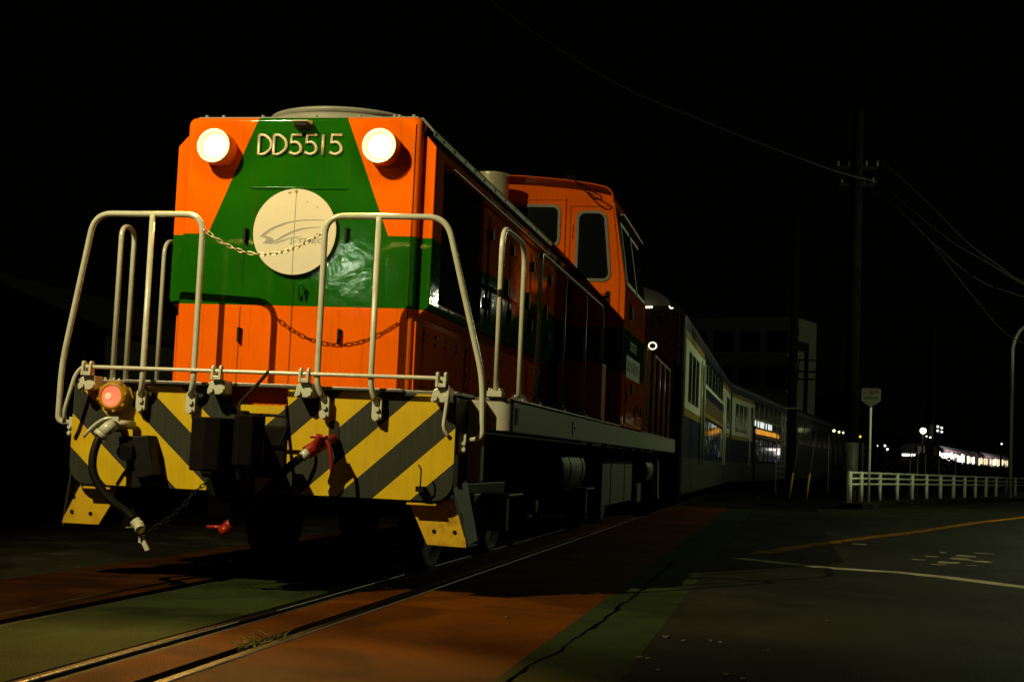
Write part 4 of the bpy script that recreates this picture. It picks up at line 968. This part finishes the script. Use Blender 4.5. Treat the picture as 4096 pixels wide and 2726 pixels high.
# bus stop style sign
M_SIGN = paint('dull white sign', (.13, .13, .10), .6, dirt=.2, wav=0); M_SRED = paint('dark red lettering', (.13, .018, .012), .6, dirt=.1, wav=0)
t = thing('road_sign', 'shield-shaped roadside sign on a slim pole behind the guard rail', 'sign', (4.86, 25.6, .1))
MB().cyl((-.0, 0, -.05), (0, 0, 2.2), .026, 12).build('pole', M_GR, t)
sx = -.235
P = [(-.215, 2.56), (-.19, 2.585), (.19, 2.585), (.215, 2.56), (.215, 2.30), (.03, 2.17), (-.03, 2.17), (-.215, 2.30)]
sb = MB().prism(P, 'y', -.045, -.03).build('sign_board', M_SIGN, t, bevel=.002)
text_mesh('二', .13, (-.135, -.0465, 2.50), (math.pi/2, 0, 0), M_SEAM, 'sign_character', sb, .0008)
text_mesh('輪車', .12, (.065, -.0465, 2.50), (math.pi/2, 0, 0), M_SRED, 'sign_character', sb, .0008)
b = MB()
for k in range(5):
    x = -.15+k*.062; b.box(x, -.047, 2.335, x+.045, -.0455, 2.35); b.box(x, -.047, 2.36, x+.045, -.0455, 2.372); b.box(x, -.047, 2.382, x+.045, -.0455, 2.395); b.box(x+.018, -.0475, 2.335, x+.027, -.0472, 2.395)
b.build('sign_lettering', paint('brown lettering', (.05, .03, .015), .6, wav=0), sb)
# ------------------------------------------------------------------ poles, wires, lamp
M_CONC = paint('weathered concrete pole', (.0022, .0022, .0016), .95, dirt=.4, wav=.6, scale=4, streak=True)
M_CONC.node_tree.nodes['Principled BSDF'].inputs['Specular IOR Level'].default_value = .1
M_INS = paint('dusty porcelain', (.012, .012, .008), .5, wav=0)
def pole(x, y, h, r, label, arms=()):
    t = thing('utility_pole', label, 'utility pole', (x, y, 0), group='utility poles by the road')
    MB().tube([(0, 0, -.05), (0, 0, h)], [r, r*.72], 18).build('pole_shaft', M_CONC, t)
    for (z, l) in arms:
        a = MB().box(-l/2, -.04, z-.04, l/2, .04, z+.04).build('crossarm', M_BLK, t)
        bb = MB()
        for q in (-.45, -.2, .2, .45): bb.lathe([(.0, .16), (.03, .15), (.05, .10), (.03, .08), (.055, .04), (.03, 0)], (q*l, 0, z+.04), 'z', 12)
        bb.build('insulator', M_INS, a)
    for z in [1.6+k*.45 for k in range(int((h-2)/.45))]:
        pass
    return t
M_BASE = paint('pole wrap', (.05, .05, .036), .6, dirt=.4, wav=.3)
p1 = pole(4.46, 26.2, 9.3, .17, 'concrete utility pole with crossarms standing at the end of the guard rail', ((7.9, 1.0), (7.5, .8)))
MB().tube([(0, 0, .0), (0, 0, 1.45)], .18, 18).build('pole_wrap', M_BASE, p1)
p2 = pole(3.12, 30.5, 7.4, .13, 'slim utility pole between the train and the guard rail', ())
MB().box(-.16, -.2, 2.35, .16, -.1, 2.37).build('step_bolt', M_LGREY, p2)
p3 = pole(11.08, 77, 9, .22, 'thick dark pole between the bright floodlight and the lit train', ())
def wire(pts, r, label, k=14):
    P = [Vector(p) for p in pts]; Q = []
    # Catmull-Rom
    P = [P[0]*2-P[1]]+P+[P[-1]*2-P[-2]]
    for i in range(1, len(P)-2):
        for j in range(k):
            t = j/k; a, b_, c, d = P[i-1], P[i], P[i+1], P[i+2]
            Q.append(.5*((2*b_)+(c-a)*t+(2*a-5*b_+4*c-d)*t*t+(3*b_-a-3*c+d)*t**3))
    Q.append(P[-2])
    o = MB().tube(Q, r*.72, 6).build('overhead_cable', M_WIRE); tag(o, label, 'cable', 'overhead cables above the road'); return o
M_WIRE = paint('cable sheath', (.013, .013, .010), .8, dirt=.2, wav=0)
wire([(-6.0, 20, 12.7), (-4.15, 22.5, 11.2), (-1.45, 24, 9.6), (1.03, 25, 8.69), (3.72, 25.6, 7.78), (4.9, 26.1, 7.55)], .034, 'thick cable sagging from the top middle to the nearer pole')
wire([(5.05, 26.2, 7.5), (5.8, 25.6, 6.7), (6.53, 25, 5.97), (7.3, 24.7, 5.45), (8.05, 24.4, 4.93), (9.5, 23.6, 4.1)], .016, 'middle of the three cables sweeping down to the right edge')
wire([(4.95, 26.2, 8.1), (5.9, 25.6, 7.1), (6.78, 25, 6.03), (7.4, 24.8, 5.5), (8.05, 24.5, 5.0), (9.5, 23.6, 4.3)], .016, 'topmost of the three cables sweeping down to the right edge')
wire([(4.7, 26.2, 7.45), (5.35, 25.4, 6.8), (5.92, 25, 6.12), (6.99, 25, 5.2), (7.88, 24.8, 4.80), (9.5, 24, 4.2)], .014, 'lowest of the three cables sweeping down to the right edge')
wire([(5.4, 25.4, 6.75), (5.97, 25, 6.07), (7.05, 25, 4.69), (8.0, 26, 3.95), (9.4, 27, 3.7)], .011, 'thin faint cable dropping below the other three')
# curved roadside lamp post at the right
t = thing('street_lamp', 'slender curved street lamp post near the right edge of the guard rail', 'street lamp', (10.80, 45, 0))
MB().tube(arc_fillet([(0, 0, -.05), (0, 0, 5.5), (.25, -.2, 6.1), (1.0, -1.2, 6.25)], .6, 10), [.062]*40 if False else .055, 12).build('lamp_post', M_GR, t)
MB().prism([(.95, 6.20), (1.45, 6.24), (1.45, 6.32), (.95, 6.31)], 'y', -1.75, -1.1).build('lamp_head', M_LGREY, t)
MB().box(1.0, -1.7, 6.185, 1.4, -1.2, 6.195).build('lamp_glass', emit('lamp glass', (1, .95, .8), 6), t)
# street lamp whose light falls on the nose of the locomotive (out of the frame, behind left)
t = thing('street_lamp', 'tall street lamp beside the track lighting the front of the locomotive', 'street lamp', (-4.6, -6.0, 0))
MB().tube(arc_fillet([(0, 0, -.05), (0, 0, 6.6), (.4, 0, 7.0), (1.25, 0, 7.02)], .5, 8), .06, 12).build('lamp_post', M_GR, t)
MB().box(1.2, -.15, 6.90, 1.85, .15, 7.05).build('lamp_head', M_LGREY, t, bevel=.02)
t = thing('street_lamp', 'street lamp on the right pavement lighting the coaches and the guard rail', 'street lamp', (11.0, 27.0, 0))
MB().tube(arc_fillet([(0, 0, -.05), (0, 0, 6.2), (-.4, 0, 6.75), (-1.2, 0, 6.75)], .5, 8), .06, 12).build('lamp_post', M_GR, t)
MB().box(-1.75, -.15, 6.66, -1.15, .15, 6.80).build('lamp_head', M_LGREY, t, bevel=.02)
# leaning guy wires with yellow sleeves
M_GUY = paint('guy wire', (.10, .10, .06), .5, wav=0); M_SLV = paint('yellow sleeve', (.40, .29, .02), .5, dirt=.3, wav=0)
for (xb, xt, lb) in [(3.09, 3.345, 'left one of two leaning guy wires with yellow sleeves'), (3.52, 3.72, 'right one of two leaning guy wires with yellow sleeves')]:
    t = thing('guy_wire', lb, 'guy wire', (xb, 29.0, 0), group='guy wires with yellow sleeves')
    d = Vector((xt-xb, 0, 1.70)); 
    MB().tube([(0, 0, -.02), d], .010, 6).build('wire', M_GUY, t)
    MB().tube([d*.02-Vector((0, .0, 0)), d*.40], .026, 10).build('sleeve', M_SLV, t)
# lattice ladder gate between train and pole
t = thing('ladder', 'narrow steel ladder standing beside the tracks left of the slim pole', 'ladder', (2.70, 38.0, 0))
b = MB(); 
for x in (0, .30): b.cyl((x, 0, 0), (x, 0, 2.08), .02, 8)
b.build('stile', M_LGREY, t)
for k in range(10): MB().cyl((0, 0, .5+k*.165), (.3, 0, .5+k*.165), .012, 6).build('rung', M_LGREY, t)
t = MB().cyl((2.23, 28, 0), (2.21, 28, 1.80), .035, 10).build('marker_post', M_BLK); tag(t, 'short black post beside the coach in front of the orange reflection glow', 'post')
# fence posts behind the guard rail
for i, (x, y, z0, z1) in enumerate([(4.37, 40, 0, 1.9), (5.45, 40, 0, 1.72), (6.95, 40, 0, 1.47), (7.18, 40, 0, 1.45), (7.43, 40, 0, 1.42), (8.0, 41.5, 0, 1.4), (8.7, 43, 0, 1.38)]):
    o = MB().cyl((x, y, z0), (x, y, z1), .016, 6).build('fence_post', M_LGREY)
    tag(o, 'thin metal fence post standing in the dark behind the guard rail', 'post', 'thin posts behind the guard rail')
# ------------------------------------------------------------------ buildings
M_BW = paint('pale building wall', (.30, .30, .20), .9, dirt=.25, wav=.2, scale=.6); M_BDK = paint('dark house wall', (.03, .03, .02), .9, wav=0)
M_BD = paint('grey building wall', (.24, .245, .17), .9, dirt=.3, wav=.2, scale=.5)
t = thing('apartment_building', 'pale flat-roofed building rising behind the train', 'building', (3.25, 80, 0), -math.atan2(1.45, 4.1))
MB().box(-7.2, 0.01, 0, -.01, 4.35, 9.93).build('wall', [M_BD], t)
MB().box(-.008, 0, 0, .0, 4.36, 9.95).build('side_wall', [M_BW], t)
MB().box(-9.5, .6, 0, -7.2, 6, 9.5).build('annexe', M_BD, t)
for (y0_, z0_, y1_, z1_) in [(.1, 8.85, .95, 9.3), (.1, 7.95, 2.9, 8.55)]:
    w = MB().box(.002, y0_, z0_, .03, y1_, z1_).build('window', M_SEAM, t)
for fl in range(4):
    for k in range(4):
        w = MB().box(-6.9+k*1.75, -.05, 1.2+fl*2.2, -5.6+k*1.75, -.003, 2.5+fl*2.2).build('window', M_GLASS, t)
    MB().box(-7.1, -.55, .9+fl*2.2, -.2, -.06, 1.0+fl*2.2).build('balcony_slab', M_BD, t)
t = thing('steel_mast', 'black steel mast with crossbars standing in front of the pale building', 'mast', (4.02, 76, 0))
MB().box(-.12, -.12, 0, .12, .12, 7.45).build('mast_post', M_BLK, t)
for z, l in ((7.02, 1.3), (6.35, 1.3), (5.9, 1.2)): MB().box(-l*.6, -.04, z-.05, l*.4, .04, z+.05).build('crossbar', M_BLK, t)
MB().tube([(-.75, 0, 7.0), (-.5, 0, 5.2)], .03, 6).tube([(-.4, 0, 7.0), (-.55, 0, 5.2)], .03, 6).build('brace', M_BLK, t)
t = thing('house', 'dark low house in the gloom left of the locomotive', 'house', (-8.2, 12, 0))
MB().box(-4, 0, 0, 1.1, 6, 2.4).build('wall', M_BDK, t)
MB().prism([(-4.2, 2.4), (1.3, 2.4), (-1.4, 3.4)], 'y', -.2, 6.2).build('roof', M_RFD, t)
MB().box(.1, -.02, .9, .9, -.003, 1.9).build('window', M_GLASS, t)
# ------------------------------------------------------------------ distant lights
def lamp_thing(x, y, z, r, col, st, label, grp=None, base=True):
    t = thing('floodlight', label, 'light', (x, y, 0), group=grp)
    MB().cyl((0, .12, 0), (0, .12, z+.1), .04, 6).build('mast', M_BLK, t)
    MB().lathe([(.001, -r), (r*.5, -r*.87), (r*.87, -r*.5), (r, 0), (r*.87, r*.5), (r*.5, r*.87), (.001, r)], (0, 0, z), 'z', 16).build('lamp', emit('lamp glow', col, st), t)
    return t
lamp_thing(9.15, 60, 2.74, .13, (.9, 1, .5), 14, 'big bright greenish floodlight above the far station')
for (x, z, lb) in [(5.16, 2.585, 'leftmost'), (5.39, 2.535, 'middle'), (5.59, 2.515, 'rightmost')]:
    lamp_thing(x, 60, z, .055 if lb == 'leftmost' else .042, (.85, 1, .40), 5, lb+' of the three small greenish lamps in a row')
t = thing('lamp_cluster', 'cluster of four round white lamps above the commuter train', 'light', (9.88, 60, 0))
MB().cyl((0, .15, 0), (0, .15, 3.0), .04, 6).build('mast', M_BLK, t)
for (dx, z) in [(-.085, 2.955), (.09, 2.905), (-.085, 2.765), (.095, 2.72)]:
    MB().lathe([(.001, -.01), (.05, -.006), (.058, 0), (.05, .03), (.001, .03)], (dx, 0, z), 'y', 16).build('lamp', emit('white lamp glow', (.95, 1, .95), 1.1), t)
lamp_thing(6.35, 60, 2.36, .045, (1, .45, .04), 3, 'small orange signal lamp right of the utility pole')
lamp_thing(12.6, 60, 2.28, .035, (.95, 1, 1), 3, 'small white lamp above the far right train car')
lamp_thing(9.12, 58, 2.44, .03, (.95, 1, .9), 4, 'small white lamp just under the big floodlight')
lamp_thing(9.28, 58, 2.40, .035, (.95, 1, .9), 4, 'white lamp at the lower right of the big floodlight')
lamp_thing(7.60, 62, 2.02, .045, (1, 1, .8), 4, 'upper white lamp between the sign and the platform', None)
lamp_thing(7.72, 62, 1.86, .045, (1, 1, .8), 4, 'lower white lamp between the sign and the platform', None)
lamp_thing(7.2, 61, 1.99, .022, (1, 1, .6), 3, 'tiny lamp near the sign pole, lowest in the gloom')
# mountainside silhouette with nothing lit on it
hb = MB(); n = 60
for k in range(n+1):
    x = -250+k*10; h = 9+6*math.sin(k*.33)+3*math.sin(k*.9+1)+(12 if k < 28 else 0); hb.v += [(x, 420, -1), (x, 430+h, h)]
for k in range(n): hb.face([2*k, 2*k+2, 2*k+3, 2*k+1], 0, True)
o = hb.build('hills', MG_DK); tag(o, kind='structure')

# ------------------------------------------------------------------ small repeated fittings: one object each
def islands(o, newname):
    me = o.data; n = len(me.vertices); par = list(range(n))
    def find(a):
        while par[a] != a: par[a] = par[par[a]]; a = par[a]
        return a
    for e in me.edges:
        a, b = find(e.vertices[0]), find(e.vertices[1]); par[a] = b
    grp = {}
    for p in me.polygons: grp.setdefault(find(p.vertices[0]), []).append(p)
    for k, polys in grp.items():
        idx = {}; vs = []; fs = []
        for p in polys:
            f = []
            for v in p.vertices:
                if v not in idx: idx[v] = len(vs); vs.append(me.vertices[v].co[:])
                f.append(idx[v])
            fs.append(f)
        m2 = bpy.data.meshes.new(newname); m2.from_pydata(vs, [], fs)
        for mt in me.materials: m2.materials.append(mt)
        for q, p in zip(m2.polygons, polys): q.use_smooth = p.use_smooth; q.material_index = p.material_index
        c = bpy.data.objects.new(newname, m2); COL.objects.link(c); c.parent = o.parent
    bpy.data.objects.remove(o)
for o in [q for q in bpy.data.objects]:
    b0 = o.name.split('.')[0]
    nm = {'panel_bolt_row': 'panel_bolt', 'gutter_bolt_row': 'gutter_bolt', 'roof_bolt_row': 'roof_bolt', 'hinge_pair': 'hinge', 'sill_bracket': 'sill_bracket', 'guard_bolt': 'guard_bolt', 'insulator': 'insulator', 'paint_chip': 'paint_chip'}.get(b0)
    if nm: islands(o, nm)
